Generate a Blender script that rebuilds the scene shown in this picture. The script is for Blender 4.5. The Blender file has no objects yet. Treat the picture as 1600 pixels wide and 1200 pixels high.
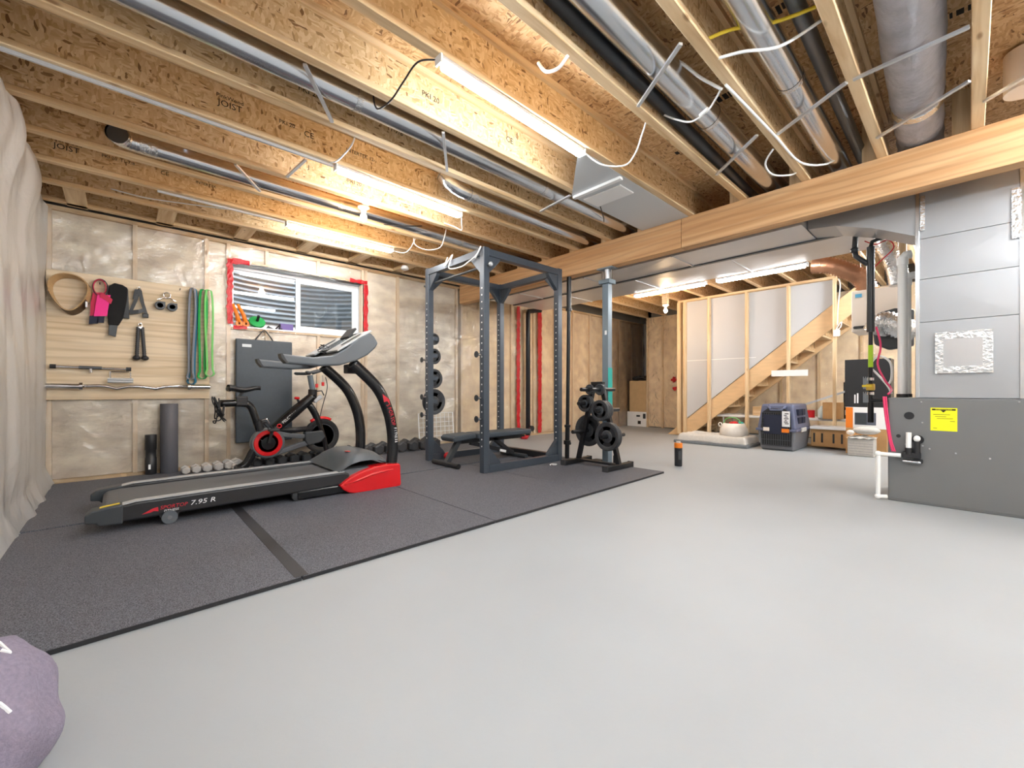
import bpy, bmesh, math, random
from mathutils import Vector, Matrix

sc = bpy.context.scene
COL = sc.collection
random.seed(7)
PI = math.pi

# ------------------------------------------------------------------ camera
cam_data = bpy.data.cameras.new('camera')
cam_data.sensor_width = 36.0
cam_data.lens = 663.0 / 1600.0 * 36.0
cam_data.shift_y = 10.0 / 1600.0
cam_data.clip_start = 0.05
cam_data.clip_end = 100
cam = bpy.data.objects.new('camera', cam_data)
cam.location = (0, 0, 0.89)
cam.rotation_euler = (PI / 2, 0, -math.atan2(663, 715))
COL.objects.link(cam)
sc.camera = cam

# ------------------------------------------------------------------ world
w = bpy.data.worlds.new('world')
sc.world = w
w.use_nodes = True
w.node_tree.nodes['Background'].inputs[0].default_value = (0.75, 0.86, 1.0, 1)
w.node_tree.nodes['Background'].inputs[1].default_value = 2.0

# ------------------------------------------------------------------ exposure
sc.view_settings.view_transform = 'Standard'
sc.view_settings.look = 'None'
sc.view_settings.gamma = 1.0
sc.view_settings.use_curve_mapping = False
sc.view_settings.exposure = 0.92
LED_E = 48.0        # emission of the linear strip diffusers
LED_FAR = 52.0      # the shorter strips by the duct trunk
LED_FILL = 165.0    # brighter strips added out of view to lift the room light
BULB_W = 16.0

# ------------------------------------------------------------------ helpers
def world_off(o):
    v = Vector((0, 0, 0))
    while o is not None:
        v += o.location
        o = o.parent
    return v

def tag(o, label=None, cat=None, group=None, kind=None):
    if label: o['label'] = label
    if cat: o['category'] = cat
    if group: o['group'] = group
    if kind: o['kind'] = kind
    return o

def empty(name, loc=(0, 0, 0), parent=None):
    o = bpy.data.objects.new(name, None)
    o.empty_display_size = 0.1
    o.location = loc
    COL.objects.link(o)
    if parent: o.parent = parent
    return o

def thing(name, loc, label, cat, group=None):
    return tag(empty(name, loc), label, cat, group)

class MB:
    def __init__(s):
        s.v = []; s.f = []
    def add(s, vs, fs):
        n = len(s.v)
        s.v += [Vector(p) for p in vs]
        s.f += [tuple(i + n for i in f) for f in fs]
        return s
    def box(s, x0, x1, y0, y1, z0, z1):
        return s.add([(x0,y0,z0),(x1,y0,z0),(x1,y1,z0),(x0,y1,z0),(x0,y0,z1),(x1,y0,z1),(x1,y1,z1),(x0,y1,z1)],
            [(0,3,2,1),(4,5,6,7),(0,1,5,4),(1,2,6,5),(2,3,7,6),(3,0,4,7)])
    def cbox(s, c, d, rot=None):
        m = rot.to_3x3() if rot is not None else Matrix.Identity(3)
        vs = []
        for sz in (-1, 1):
            for sx, sy in ((-1,-1),(1,-1),(1,1),(-1,1)):
                vs.append(Vector(c) + m @ Vector((sx*d[0]/2, sy*d[1]/2, sz*d[2]/2)))
        return s.add(vs, [(0,3,2,1),(4,5,6,7),(0,1,5,4),(1,2,6,5),(2,3,7,6),(3,0,4,7)])
    def bar(s, p0, p1, wd, ht, up=(0,0,1)):
        p0 = Vector(p0); p1 = Vector(p1)
        d = (p1 - p0).normalized(); u = Vector(up)
        if abs(d.dot(u)) > .98: u = Vector((1, 0, 0))
        sd = d.cross(u).normalized(); u = sd.cross(d).normalized()
        vs = []
        for p in (p0, p1):
            for a, b in ((-1,-1),(1,-1),(1,1),(-1,1)):
                vs.append(p + sd * a * wd / 2 + u * b * ht / 2)
        return s.add(vs, [(0,3,2,1),(4,5,6,7),(0,1,5,4),(1,2,6,5),(2,3,7,6),(3,0,4,7)])
    def cyl(s, p0, p1, r0, r1=None, n=16, cap=True):
        r1 = r0 if r1 is None else r1
        return s.rings([(p0, r0), (p1, r1)], n, cap)
    def rings(s, pr, n=12, cap=True, phase=0.0):
        ps = [Vector(p) for p, _ in pr]
        d = (ps[-1] - ps[0]).normalized()
        a = Vector((0,0,1)) if abs(d.z) < .9 else Vector((1,0,0))
        u = d.cross(a).normalized(); w_ = u.cross(d).normalized()
        vs = []
        for p, (q, r) in zip(ps, pr):
            for k in range(n):
                t = 2*PI*k/n + phase
                vs.append(p + (u*math.cos(t) + w_*math.sin(t))*r)
        fs = []
        m = len(pr)
        for i in range(m-1):
            for k in range(n):
                k2 = (k+1) % n
                fs.append((i*n+k, (i+1)*n+k, (i+1)*n+k2, i*n+k2))
        if cap:
            fs.append(tuple(range(n)))
            fs.append(tuple(reversed(range((m-1)*n, m*n))))
        return s.add(vs, fs)
    def tube(s, pts, r, n=8, cap=True, sx=1.0, closed=False):
        ps = [Vector(p) for p in pts]
        m = len(ps)
        rr = r if isinstance(r, (list, tuple)) else [r]*m
        vs = []
        prev = None
        for i, p in enumerate(ps):
            if closed: t = (ps[(i+1) % m] - ps[i-1])
            elif i == 0: t = ps[1]-ps[0]
            elif i == m-1: t = ps[-1]-ps[-2]
            else: t = (ps[i+1]-ps[i]).normalized() + (ps[i]-ps[i-1]).normalized()
            if t.length < 1e-9: t = Vector((0,0,1))
            t.normalize()
            if prev is None:
                a = Vector((0,1,0)) if abs(t.y) < .9 else Vector((0,0,1))
                u = t.cross(a).normalized()
            else:
                u = (prev - t*prev.dot(t))
                u = u.normalized() if u.length > 1e-6 else t.orthogonal().normalized()
            prev = u
            w_ = t.cross(u).normalized()
            for k in range(n):
                an = 2*PI*k/n
                vs.append(p + (u*math.cos(an)*sx + w_*math.sin(an))*rr[i])
        fs = []
        for i in range(m if closed else m-1):
            j = (i+1) % m
            for k in range(n):
                k2 = (k+1) % n
                fs.append((i*n+k, i*n+k2, j*n+k2, j*n+k))
        if cap and not closed:
            fs.append(tuple(reversed(range(n))))
            fs.append(tuple(range((m-1)*n, m*n)))
        return s.add(vs, fs)
    def prism(s, pts, axis, c0, c1):
        n = len(pts)
        def mk(p, c):
            if axis == 'Y': return (p[0], c, p[1])
            if axis == 'X': return (c, p[0], p[1])
            return (p[0], p[1], c)
        vs = [mk(p, c0) for p in pts] + [mk(p, c1) for p in pts]
        fs = [tuple(range(n)), tuple(reversed(range(n, 2*n)))]
        for i in range(n):
            j = (i+1) % n
            fs.append((i, i+n, j+n, j))
        return s.add(vs, fs)
    def sphere(s, c, r, nu=14, nv=9, sc_=(1,1,1)):
        vs = [(c[0], c[1], c[2]+r*sc_[2])]
        for i in range(1, nv):
            t = PI*i/nv
            for k in range(nu):
                a = 2*PI*k/nu
                vs.append((c[0]+r*sc_[0]*math.sin(t)*math.cos(a), c[1]+r*sc_[1]*math.sin(t)*math.sin(a), c[2]+r*sc_[2]*math.cos(t)))
        vs.append((c[0], c[1], c[2]-r*sc_[2]))
        fs = [(0, 1+k, 1+(k+1) % nu) for k in range(nu)]
        for i in range(nv-2):
            for k in range(nu):
                k2 = (k+1) % nu
                fs.append((1+i*nu+k, 1+(i+1)*nu+k, 1+(i+1)*nu+k2, 1+i*nu+k2))
        b = len(vs)-1
        fs += [(b, 1+(nv-2)*nu+(k+1) % nu, 1+(nv-2)*nu+k) for k in range(nu)]
        return s.add(vs, fs)
    def lathe(s, prof, c, axis='Z', n=20):
        # prof: list of (r, h) ; axis direction
        vs = []
        for r, h in prof:
            for k in range(n):
                a = 2*PI*k/n
                ca, sa = r*math.cos(a), r*math.sin(a)
                if axis == 'Z': q = (ca, sa, h)
                elif axis == 'X': q = (h, ca, sa)
                else: q = (ca, h, sa)
                vs.append((c[0]+q[0], c[1]+q[1], c[2]+q[2]))
        fs = []
        m = len(prof)
        for i in range(m-1):
            for k in range(n):
                k2 = (k+1) % n
                fs.append((i*n+k, i*n+k2, (i+1)*n+k2, (i+1)*n+k))
        if prof[0][0] > 1e-6 : fs.append(tuple(reversed(range(n))))
        if prof[-1][0] > 1e-6 : fs.append(tuple(range((m-1)*n, m*n)))
        return s.add(vs, fs)
    def grid(s, fn, nu, nv):
        vs = [fn(i/nu, j/nv) for j in range(nv+1) for i in range(nu+1)]
        fs = []
        for j in range(nv):
            for i in range(nu):
                a = j*(nu+1)+i
                fs.append((a, a+1, a+nu+2, a+nu+1))
        return s.add(vs, fs)
    def mesh(s, name, off=Vector((0,0,0)), smooth=False, fix=True):
        me = bpy.data.meshes.new(name)
        me.from_pydata([tuple(v-off) for v in s.v], [], s.f)
        if fix:
            bm = bmesh.new(); bm.from_mesh(me)
            bmesh.ops.recalc_face_normals(bm, faces=bm.faces)
            bm.to_mesh(me); bm.free()
        if smooth:
            me.polygons.foreach_set('use_smooth', [True]*len(me.polygons))
        me.update()
        return me
    def build(s, name, mat, parent=None, bevel=0, smooth=False, fix=True, auto=None, seg=2, local=False):
        if parent is not None:
            off = Vector((0,0,0)) if local else world_off(parent); loc = Vector((0,0,0))
        else:
            xs = [v.x for v in s.v]; ys = [v.y for v in s.v]; zs = [v.z for v in s.v]
            loc = Vector(((min(xs)+max(xs))/2, (min(ys)+max(ys))/2, min(zs)))
            off = loc
        me = s.mesh(name, off, smooth or auto is not None, fix)
        if auto is not None:
            me.set_sharp_from_angle(angle=math.radians(auto))
        o = bpy.data.objects.new(name, me)
        o.location = loc
        if parent is not None: o.parent = parent
        if mat is not None: me.materials.append(mat)
        COL.objects.link(o)
        if bevel:
            md = o.modifiers.new('bevel', 'BEVEL')
            md.width = bevel; md.segments = seg; md.limit_method = 'ANGLE'; md.angle_limit = math.radians(35)
        return o

def copy_tree(o, parent=None):
    c = o.copy(); COL.objects.link(c)
    c.parent = parent
    for ch in list(o.children): copy_tree(ch, c)
    return c

_dg = None
def text(name, body, size, mat, parent, loc, rot, ext=0.0006, sx=1.0, spacing=1.0, shear=0.0):
    cu = bpy.data.curves.new(name, 'FONT')
    cu.body = body; cu.size = size; cu.extrude = ext
    cu.align_x = 'CENTER'; cu.align_y = 'CENTER'; cu.space_character = spacing; cu.shear = shear
    cu.resolution_u = 2
    to = bpy.data.objects.new(name, cu); COL.objects.link(to)
    dg = bpy.context.evaluated_depsgraph_get()
    me = bpy.data.meshes.new_from_object(to.evaluated_get(dg))
    bpy.data.objects.remove(to); bpy.data.curves.remove(cu)
    R = rot if isinstance(rot, Matrix) else Matrix(rot)
    me.transform(Matrix.Translation(Vector(loc) - (world_off(parent) if parent else Vector((0,0,0)))) @ R.to_4x4() @ Matrix.Diagonal((sx, 1, 1, 1)))
    me.materials.clear(); me.materials.append(mat)
    o = bpy.data.objects.new(name, me)
    if parent: o.parent = parent
    COL.objects.link(o)
    return o
# text on a face looking towards -Y (reads along +X), and towards -X (reads along -Y)
R_NY = Matrix(((1,0,0),(0,0,-1),(0,1,0)))
R_NX = Matrix(((0,0,-1),(-1,0,0),(0,1,0)))

def arc(cx, cz, r, a0, a1, n, fn):
    return [fn(cx + r*math.cos(math.radians(a0+(a1-a0)*i/n)), cz + r*math.sin(math.radians(a0+(a1-a0)*i/n))) for i in range(n+1)]

def spline(pts, n=6):
    P = [Vector(p) for p in pts]
    out = []
    for i in range(len(P)-1):
        p0 = P[max(i-1, 0)]; p1 = P[i]; p2 = P[i+1]; p3 = P[min(i+2, len(P)-1)]
        for k in range(n):
            t = k/n
            out.append(0.5*((2*p1) + (p2-p0)*t + (2*p0-5*p1+4*p2-p3)*t*t + (3*p1-p0-3*p2+p3)*t**3))
    out.append(P[-1])
    return out

ORD = ['first','second','third','fourth','fifth','sixth','seventh','eighth','ninth','tenth','eleventh','twelfth','thirteenth','fourteenth','fifteenth','sixteenth','seventeenth']

# ------------------------------------------------------------------ materials
def nm(name):
    m = bpy.data.materials.new(name); m.use_nodes = True
    nt = m.node_tree
    return m, nt, nt.nodes['Principled BSDF']

def hexc(r, g, b):
    def f(c):
        c /= 255.0
        return c/12.92 if c <= .04045 else ((c+.055)/1.055)**2.4
    return (f(r), f(g), f(b), 1)

def plain(name, col, rough=.5, metal=0.0, noise=0.0, nscale=20, bump=0.0, bscale=200, coat=0.0, stretch=(1,1,1), emit=None, rvar=0.0):
    m, nt, p = nm(name)
    p.inputs['Roughness'].default_value = rough
    p.inputs['Metallic'].default_value = metal
    p.inputs['Coat Weight'].default_value = coat
    p.inputs['Base Color'].default_value = col
    if emit:
        p.inputs['Emission Color'].default_value = emit[0]
        p.inputs['Emission Strength'].default_value = emit[1]
    if noise or bump or rvar:
        tc = nt.nodes.new('ShaderNodeTexCoord')
        mp = nt.nodes.new('ShaderNodeMapping'); mp.inputs['Scale'].default_value = stretch
        nt.links.new(tc.outputs['Object'], mp.inputs['Vector'])
    if noise or rvar:
        n = nt.nodes.new('ShaderNodeTexNoise'); n.inputs['Scale'].default_value = nscale; n.inputs['Detail'].default_value = 6
        nt.links.new(mp.outputs[0], n.inputs['Vector'])
    if noise:
        r = nt.nodes.new('ShaderNodeValToRGB')
        c = col
        r.color_ramp.elements[0].position = .3; r.color_ramp.elements[1].position = .7
        r.color_ramp.elements[0].color = (c[0]*(1-noise), c[1]*(1-noise), c[2]*(1-noise), 1)
        r.color_ramp.elements[1].color = (min(1,c[0]*(1+noise)), min(1,c[1]*(1+noise)), min(1,c[2]*(1+noise)), 1)
        nt.links.new(n.outputs['Fac'], r.inputs['Fac'])
        nt.links.new(r.outputs[0], p.inputs['Base Color'])
    if rvar:
        mr = nt.nodes.new('ShaderNodeMapRange')
        mr.inputs[3].default_value = max(.02, rough-rvar); mr.inputs[4].default_value = rough+rvar
        nt.links.new(n.outputs['Fac'], mr.inputs[0]); nt.links.new(mr.outputs[0], p.inputs['Roughness'])
    if bump:
        n2 = nt.nodes.new('ShaderNodeTexNoise'); n2.inputs['Scale'].default_value = bscale; n2.inputs['Detail'].default_value = 4
        nt.links.new(mp.outputs[0], n2.inputs['Vector'])
        b = nt.nodes.new('ShaderNodeBump'); b.inputs['Strength'].default_value = bump; b.inputs['Distance'].default_value = .01
        nt.links.new(n2.outputs['Fac'], b.inputs['Height']); nt.links.new(b.outputs[0], p.inputs['Normal'])
    return m

def wood(name, c1, c2, axis='X', scale=1.0, knots=True, wave=0.0, rough=.6):
    m, nt, p = nm(name)
    p.inputs['Roughness'].default_value = rough
    L = nt.links
    tc = nt.nodes.new('ShaderNodeTexCoord'); oi = nt.nodes.new('ShaderNodeObjectInfo')
    add = nt.nodes.new('ShaderNodeVectorMath'); add.operation = 'ADD'
    sc_ = nt.nodes.new('ShaderNodeVectorMath'); sc_.operation = 'SCALE'; sc_.inputs['Scale'].default_value = 13.0
    cmb = nt.nodes.new('ShaderNodeCombineXYZ')
    for k in range(3): L.new(oi.outputs['Random'], cmb.inputs[k])
    L.new(cmb.outputs[0], sc_.inputs[0]); L.new(tc.outputs['Object'], add.inputs[0]); L.new(sc_.outputs[0], add.inputs[1])
    mp = nt.nodes.new('ShaderNodeMapping')
    s = {'X': (1.2,22,22), 'Y': (22,1.2,22), 'Z': (22,22,1.2)}[axis]
    mp.inputs['Scale'].default_value = tuple(k*scale for k in s)
    L.new(add.outputs[0], mp.inputs['Vector'])
    n = nt.nodes.new('ShaderNodeTexNoise'); n.inputs['Scale'].default_value = 1.0; n.inputs['Detail'].default_value = 5; n.inputs['Distortion'].default_value = .6 + wave
    L.new(mp.outputs[0], n.inputs['Vector'])
    r = nt.nodes.new('ShaderNodeValToRGB')
    r.color_ramp.elements[0].position = .35; r.color_ramp.elements[0].color = c1
    r.color_ramp.elements[1].position = .68; r.color_ramp.elements[1].color = c2
    L.new(n.outputs['Fac'], r.inputs['Fac'])
    out = r.outputs[0]
    if wave:
        wv = nt.nodes.new('ShaderNodeTexWave'); wv.wave_type = 'BANDS'; wv.bands_direction = {'X':'Z','Y':'Z','Z':'X'}[axis]
        wv.inputs['Scale'].default_value = .9; wv.inputs['Distortion'].default_value = 9; wv.inputs['Detail'].default_value = 3; wv.inputs['Detail Scale'].default_value = .7
        mp2 = nt.nodes.new('ShaderNodeMapping'); s2 = {'X': (1.0,5,5), 'Y': (5,1.0,5), 'Z': (5,5,1.0)}[axis]; mp2.inputs['Scale'].default_value = s2
        L.new(add.outputs[0], mp2.inputs['Vector']); L.new(mp2.outputs[0], wv.inputs['Vector'])
        rw = nt.nodes.new('ShaderNodeValToRGB'); rw.color_ramp.elements[0].color = (.62,.56,.5,1); rw.color_ramp.elements[0].position = .02
        rw.color_ramp.elements[1].color = (1,1,1,1); rw.color_ramp.elements[1].position = .35
        L.new(wv.outputs['Fac'], rw.inputs['Fac'])
        mx = nt.nodes.new('ShaderNodeMixRGB'); mx.blend_type = 'MULTIPLY'; mx.inputs[0].default_value = min(1, wave)
        L.new(out, mx.inputs[1]); L.new(rw.outputs[0], mx.inputs[2]); out = mx.outputs[0]
    if knots:
        v = nt.nodes.new('ShaderNodeTexVoronoi'); v.inputs['Scale'].default_value = 1.0
        mk = nt.nodes.new('ShaderNodeMapping'); ks = {'X': (3.2,9,9), 'Y': (9,3.2,9), 'Z': (9,9,3.2)}[axis]
        mk.inputs['Scale'].default_value = ks
        L.new(add.outputs[0], mk.inputs['Vector']); L.new(mk.outputs[0], v.inputs['Vector'])
        rk = nt.nodes.new('ShaderNodeValToRGB'); rk.color_ramp.elements[0].color = (.33,.2,.11,1); rk.color_ramp.elements[0].position = .05
        rk.color_ramp.elements[1].color = (1,1,1,1); rk.color_ramp.elements[1].position = .13
        L.new(v.outputs['Distance'], rk.inputs['Fac'])
        mx = nt.nodes.new('ShaderNodeMixRGB'); mx.blend_type = 'MULTIPLY'; mx.inputs[0].default_value = .75
        L.new(out, mx.inputs[1]); L.new(rk.outputs[0], mx.inputs[2]); out = mx.outputs[0]
    L.new(out, p.inputs['Base Color'])
    return m

def osb(name, sA, sB, cols):
    m, nt, p = nm(name)
    p.inputs['Roughness'].default_value = .62
    L = nt.links
    tc = nt.nodes.new('ShaderNodeTexCoord'); oi = nt.nodes.new('ShaderNodeObjectInfo')
    cmb = nt.nodes.new('ShaderNodeCombineXYZ')
    for k in range(3): L.new(oi.outputs['Random'], cmb.inputs[k])
    sc_ = nt.nodes.new('ShaderNodeVectorMath'); sc_.operation = 'SCALE'; sc_.inputs['Scale'].default_value = 17.0
    L.new(cmb.outputs[0], sc_.inputs[0])
    add = nt.nodes.new('ShaderNodeVectorMath'); add.operation = 'ADD'
    L.new(tc.outputs['Object'], add.inputs[0]); L.new(sc_.outputs[0], add.inputs[1])
    nz = nt.nodes.new('ShaderNodeTexNoise'); nz.inputs['Scale'].default_value = 9; nz.inputs['Detail'].default_value = 2
    L.new(add.outputs[0], nz.inputs['Vector'])
    dist = nt.nodes.new('ShaderNodeVectorMath'); dist.operation = 'SCALE'; dist.inputs['Scale'].default_value = .05
    L.new(nz.outputs['Color'], dist.inputs[0])
    add2 = nt.nodes.new('ShaderNodeVectorMath'); add2.operation = 'ADD'
    L.new(add.outputs[0], add2.inputs[0]); L.new(dist.outputs[0], add2.inputs[1])
    outs = []
    for S, ang in ((sA, .35), (sB, -.5)):
        mp = nt.nodes.new('ShaderNodeMapping'); mp.inputs['Scale'].default_value = S
        mp.inputs['Rotation'].default_value = (ang*.6, ang, ang)
        L.new(add2.outputs[0], mp.inputs['Vector'])
        v = nt.nodes.new('ShaderNodeTexVoronoi'); v.inputs['Scale'].default_value = 1.0
        L.new(mp.outputs[0], v.inputs['Vector'])
        sp = nt.nodes.new('ShaderNodeSeparateColor'); L.new(v.outputs['Color'], sp.inputs[0])
        outs.append(sp.outputs[0])
    mixf = nt.nodes.new('ShaderNodeTexNoise'); mixf.inputs['Scale'].default_value = 14
    L.new(add.outputs[0], mixf.inputs['Vector'])
    st = nt.nodes.new('ShaderNodeMath'); st.operation = 'GREATER_THAN'; st.inputs[1].default_value = .5
    L.new(mixf.outputs['Fac'], st.inputs[0])
    mx = nt.nodes.new('ShaderNodeMix'); L.new(st.outputs[0], mx.inputs[0]); L.new(outs[0], mx.inputs[2]); L.new(outs[1], mx.inputs[3])
    r = nt.nodes.new('ShaderNodeValToRGB')
    els = r.color_ramp.elements
    els[0].position = 0.0; els[0].color = cols[0]
    els[1].position = 1.0; els[1].color = cols[-1]
    for k, (pos, c) in enumerate(zip((.07, .3, .62), cols[1:4])):
        e = els.new(pos); e.color = c
    L.new(mx.outputs[0], r.inputs['Fac'])
    L.new(r.outputs[0], p.inputs['Base Color'])
    b = nt.nodes.new('ShaderNodeBump'); b.inputs['Strength'].default_value = .15; b.inputs['Distance'].default_value = .004
    L.new(mx.outputs[0], b.inputs['Height']); L.new(b.outputs[0], p.inputs['Normal'])
    return m

def sheet_mat(name, haze, gloss, tint=(1,1,1,1), rough=.22, bscale=6, bst=.8):
    m, nt, p = nm(name)
    nt.nodes.remove(p)
    L = nt.links
    out = nt.nodes['Material Output']
    tr = nt.nodes.new('ShaderNodeBsdfTransparent'); tr.inputs[0].default_value = (.99,.99,.985,1)
    df = nt.nodes.new('ShaderNodeBsdfDiffuse'); df.inputs[0].default_value = tint
    tl = nt.nodes.new('ShaderNodeBsdfTranslucent'); tl.inputs[0].default_value = tint
    gl = nt.nodes.new('ShaderNodeBsdfGlossy'); gl.inputs['Roughness'].default_value = rough
    tc = nt.nodes.new('ShaderNodeTexCoord')
    n = nt.nodes.new('ShaderNodeTexNoise'); n.inputs['Scale'].default_value = bscale; n.inputs['Detail'].default_value = 5; n.inputs['Distortion'].default_value = 1.2
    L.new(tc.outputs['Object'], n.inputs['Vector'])
    b = nt.nodes.new('ShaderNodeBump'); b.inputs['Strength'].default_value = bst; b.inputs['Distance'].default_value = .03
    L.new(n.outputs['Fac'], b.inputs['Height'])
    for x in (gl, df): L.new(b.outputs[0], x.inputs['Normal'])
    m1 = nt.nodes.new('ShaderNodeMixShader'); m1.inputs[0].default_value = .5
    L.new(df.outputs[0], m1.inputs[1]); L.new(tl.outputs[0], m1.inputs[2])
    m2 = nt.nodes.new('ShaderNodeMixShader'); m2.inputs[0].default_value = haze
    L.new(tr.outputs[0], m2.inputs[1]); L.new(m1.outputs[0], m2.inputs[2])
    m3 = nt.nodes.new('ShaderNodeMixShader')
    fr = nt.nodes.new('ShaderNodeFresnel'); fr.inputs['IOR'].default_value = 1.5
    L.new(b.outputs[0], fr.inputs['Normal'])
    mu = nt.nodes.new('ShaderNodeMath'); mu.operation = 'MULTIPLY'; mu.inputs[1].default_value = gloss
    L.new(fr.outputs[0], mu.inputs[0]); L.new(mu.outputs[0], m3.inputs[0])
    L.new(m2.outputs[0], m3.inputs[1]); L.new(gl.outputs[0], m3.inputs[2])
    L.new(m3.outputs[0], out.inputs[0])
    return m

def glass_mat(name):
    m, nt, p = nm(name)
    nt.nodes.remove(p)
    out = nt.nodes['Material Output']
    tr = nt.nodes.new('ShaderNodeBsdfTransparent'); tr.inputs[0].default_value = (.93,.95,.95,1)
    gl = nt.nodes.new('ShaderNodeBsdfGlossy'); gl.inputs['Roughness'].default_value = .02
    fr = nt.nodes.new('ShaderNodeFresnel'); fr.inputs['IOR'].default_value = 1.5
    mu = nt.nodes.new('ShaderNodeMath'); mu.operation = 'MULTIPLY'; mu.inputs[1].default_value = 1.8
    nt.links.new(fr.outputs[0], mu.inputs[0])
    mx = nt.nodes.new('ShaderNodeMixShader')
    nt.links.new(mu.outputs[0], mx.inputs[0]); nt.links.new(tr.outputs[0], mx.inputs[1]); nt.links.new(gl.outputs[0], mx.inputs[2])
    nt.links.new(mx.outputs[0], out.inputs[0])
    return m

M = {}
M['lumber_x'] = wood('lumber_x', hexc(205,168,122), hexc(238,212,172), 'X')
M['lumber_y'] = wood('lumber_y', hexc(205,168,122), hexc(238,212,172), 'Y')
M['lumber_z'] = wood('lumber_z', hexc(205,172,128), hexc(236,212,174), 'Z')
M['stud_pale'] = wood('stud_pale', hexc(226,200,168), hexc(242,224,198), 'Z')
M['lvl'] = wood('lvl', hexc(190,142,94), hexc(216,174,128), 'Y', .5, False, .4)
M['plywood'] = wood('plywood', hexc(205,182,148), hexc(228,210,182), 'X', .8, False, .3)
M['osb_web'] = osb('osb_web', (24,6,85), (75,6,28), [hexc(132,94,56), hexc(202,162,112), hexc(218,184,136), hexc(224,192,146), hexc(238,212,172)])
M['osb_floor'] = osb('osb_floor', (22,85,6), (70,28,6), [hexc(116,80,48), hexc(184,140,94), hexc(204,162,114), hexc(214,176,128), hexc(228,196,150)])
M['concrete'] = plain('concrete', hexc(160,164,167), .58, 0, .035, 1.6, .04, 60, rvar=.06)
M['wallconc'] = plain('wallconc', hexc(120,120,118), .9)
M['batt'] = plain('batt', hexc(240,222,204), .95, 0, .24, 5, .6, 40, stretch=(.7,1,1.5))
M['batt_far'] = plain('batt_far', hexc(246,216,182), .95, 0, .2, 5, .5, 30)
M['poly'] = sheet_mat('poly', .07, 2.0, (.97,.96,.94,1), .17, 7)
M['poly_near'] = sheet_mat('poly_near', .85, 1.1, (1,1,1,1), .3, 5, .35)
M['rubber'] = None
M['drywall'] = plain('drywall', hexc(196,199,204), .8, 0, .01, 3)
M['galv'] = plain('galv', hexc(214,217,222), .22, 1.0, .05, 3, .03, 14, rvar=.06)
M['galv_dull'] = plain('galv_dull', hexc(214,216,220), .42, .85, .05, 2, .02, 9, rvar=.08)
M['galv_plenum'] = plain('galv_plenum', hexc(176,179,183), .42, .75, .04, 2, .02, 7, rvar=.08)
M['stringer'] = plain('stringer', hexc(224,190,146), .6, 0, .07, 5, stretch=(1,1,4))
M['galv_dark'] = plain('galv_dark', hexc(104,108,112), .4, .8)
M['foil'] = plain('foil', hexc(222,224,226), .25, 1.0, .06, 8, .9, 40)
M['abs'] = plain('abs', hexc(38,40,44), .35)
M['steel_black'] = plain('steel_black', hexc(30,30,32), .35, .2)
M['rack'] = plain('rack', hexc(66,74,84), .38, .15, .03, 30)
M['chrome'] = plain('chrome', hexc(214,214,216), .14, 1.0)
M['black'] = plain('black', hexc(34,34,37), .42)
M['black_gloss'] = plain('black_gloss', hexc(26,26,28), .2)
M['black_rubber'] = plain('black_rubber', hexc(52,53,56), .5, 0, .1, 60)
M['char'] = plain('char', hexc(58,62,66), .4)
M['grey_plastic'] = plain('grey_plastic', hexc(92,97,102), .38)
M['silver_plastic'] = plain('silver_plastic', hexc(184,186,188), .35, .2)
M['belt'] = plain('belt', hexc(92,94,98), .5, 0, .06, 80)
M['red'] = plain('red', hexc(214,18,26), .25, 0, coat=.5)
M['red_matte'] = plain('red_matte', hexc(196,24,34), .35, 0, .12, 40, .6, 60)
M['white'] = plain('white', hexc(240,240,240), .4)
M['white_gloss'] = plain('white_gloss', hexc(244,244,246), .2)
M['pvc'] = plain('pvc', hexc(250,250,248), .45)
M['yellow'] = plain('yellow', hexc(244,240,28), .5)
M['yellow_dull'] = plain('yellow_dull', hexc(226,196,48), .5)
M['ink'] = plain('ink', hexc(36,28,22), .8)
M['ink_red'] = plain('ink_red', hexc(200,30,48), .5)
M['vinyl'] = plain('vinyl', hexc(62,70,78), .5, 0, .05, 30, .1, 300)
M['slate'] = plain('slate', hexc(118,132,142), .4, .2)
M['teal'] = plain('teal', hexc(34,158,148), .45)
M['furnace'] = plain('furnace', hexc(116,117,118), .42, .1, .02, 4)
M['cream'] = plain('cream', hexc(240,226,212), .45)
M['cardboard'] = plain('cardboard', hexc(190,146,96), .8, 0, .06, 14)
M['cardboard_l'] = plain('cardboard_l', hexc(202,170,126), .8, 0, .05, 10)
M['green'] = plain('green', hexc(36,162,80), .5)
M['green_l'] = plain('green_l', hexc(120,198,110), .5)
M['blue'] = plain('blue', hexc(36,110,140), .5)
M['greyband'] = plain('greyband', hexc(128,130,140), .5)
M['orange'] = plain('orange', hexc(238,128,28), .45)
M['purple'] = plain('purple', hexc(104,84,150), .5)
M['leather'] = plain('leather', hexc(186,152,108), .5, 0, .1, 20)
M['leather_d'] = plain('leather_d', hexc(88,66,44), .5)
M['pink'] = plain('pink', hexc(240,40,140), .6)
M['crimson'] = plain('crimson', hexc(190,24,70), .6)
M['navy'] = plain('navy', hexc(24,30,52), .7)
M['velvet'] = plain('velvet', hexc(18,18,20), .9)
M['crate_top'] = plain('crate_top', hexc(92,98,124), .4, 0, .04, 20)
M['crate_low'] = plain('crate_low', hexc(116,118,124), .45, 0, .04, 20)
M['fabric_grey'] = plain('fabric_grey', hexc(196,192,186), .9, 0, .06, 40, .3, 120)
M['fabric_dark'] = plain('fabric_dark', hexc(120,124,128), .9, 0, .05, 40)
M['fabric_white'] = plain('fabric_white', hexc(228,222,214), .9, 0, .04, 30, .3, 90)
M['bag'] = plain('bag', hexc(132,124,142), .85, 0, .12, 120, .4, 260)
M['lime'] = plain('lime', hexc(170,212,40), .5)
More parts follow.
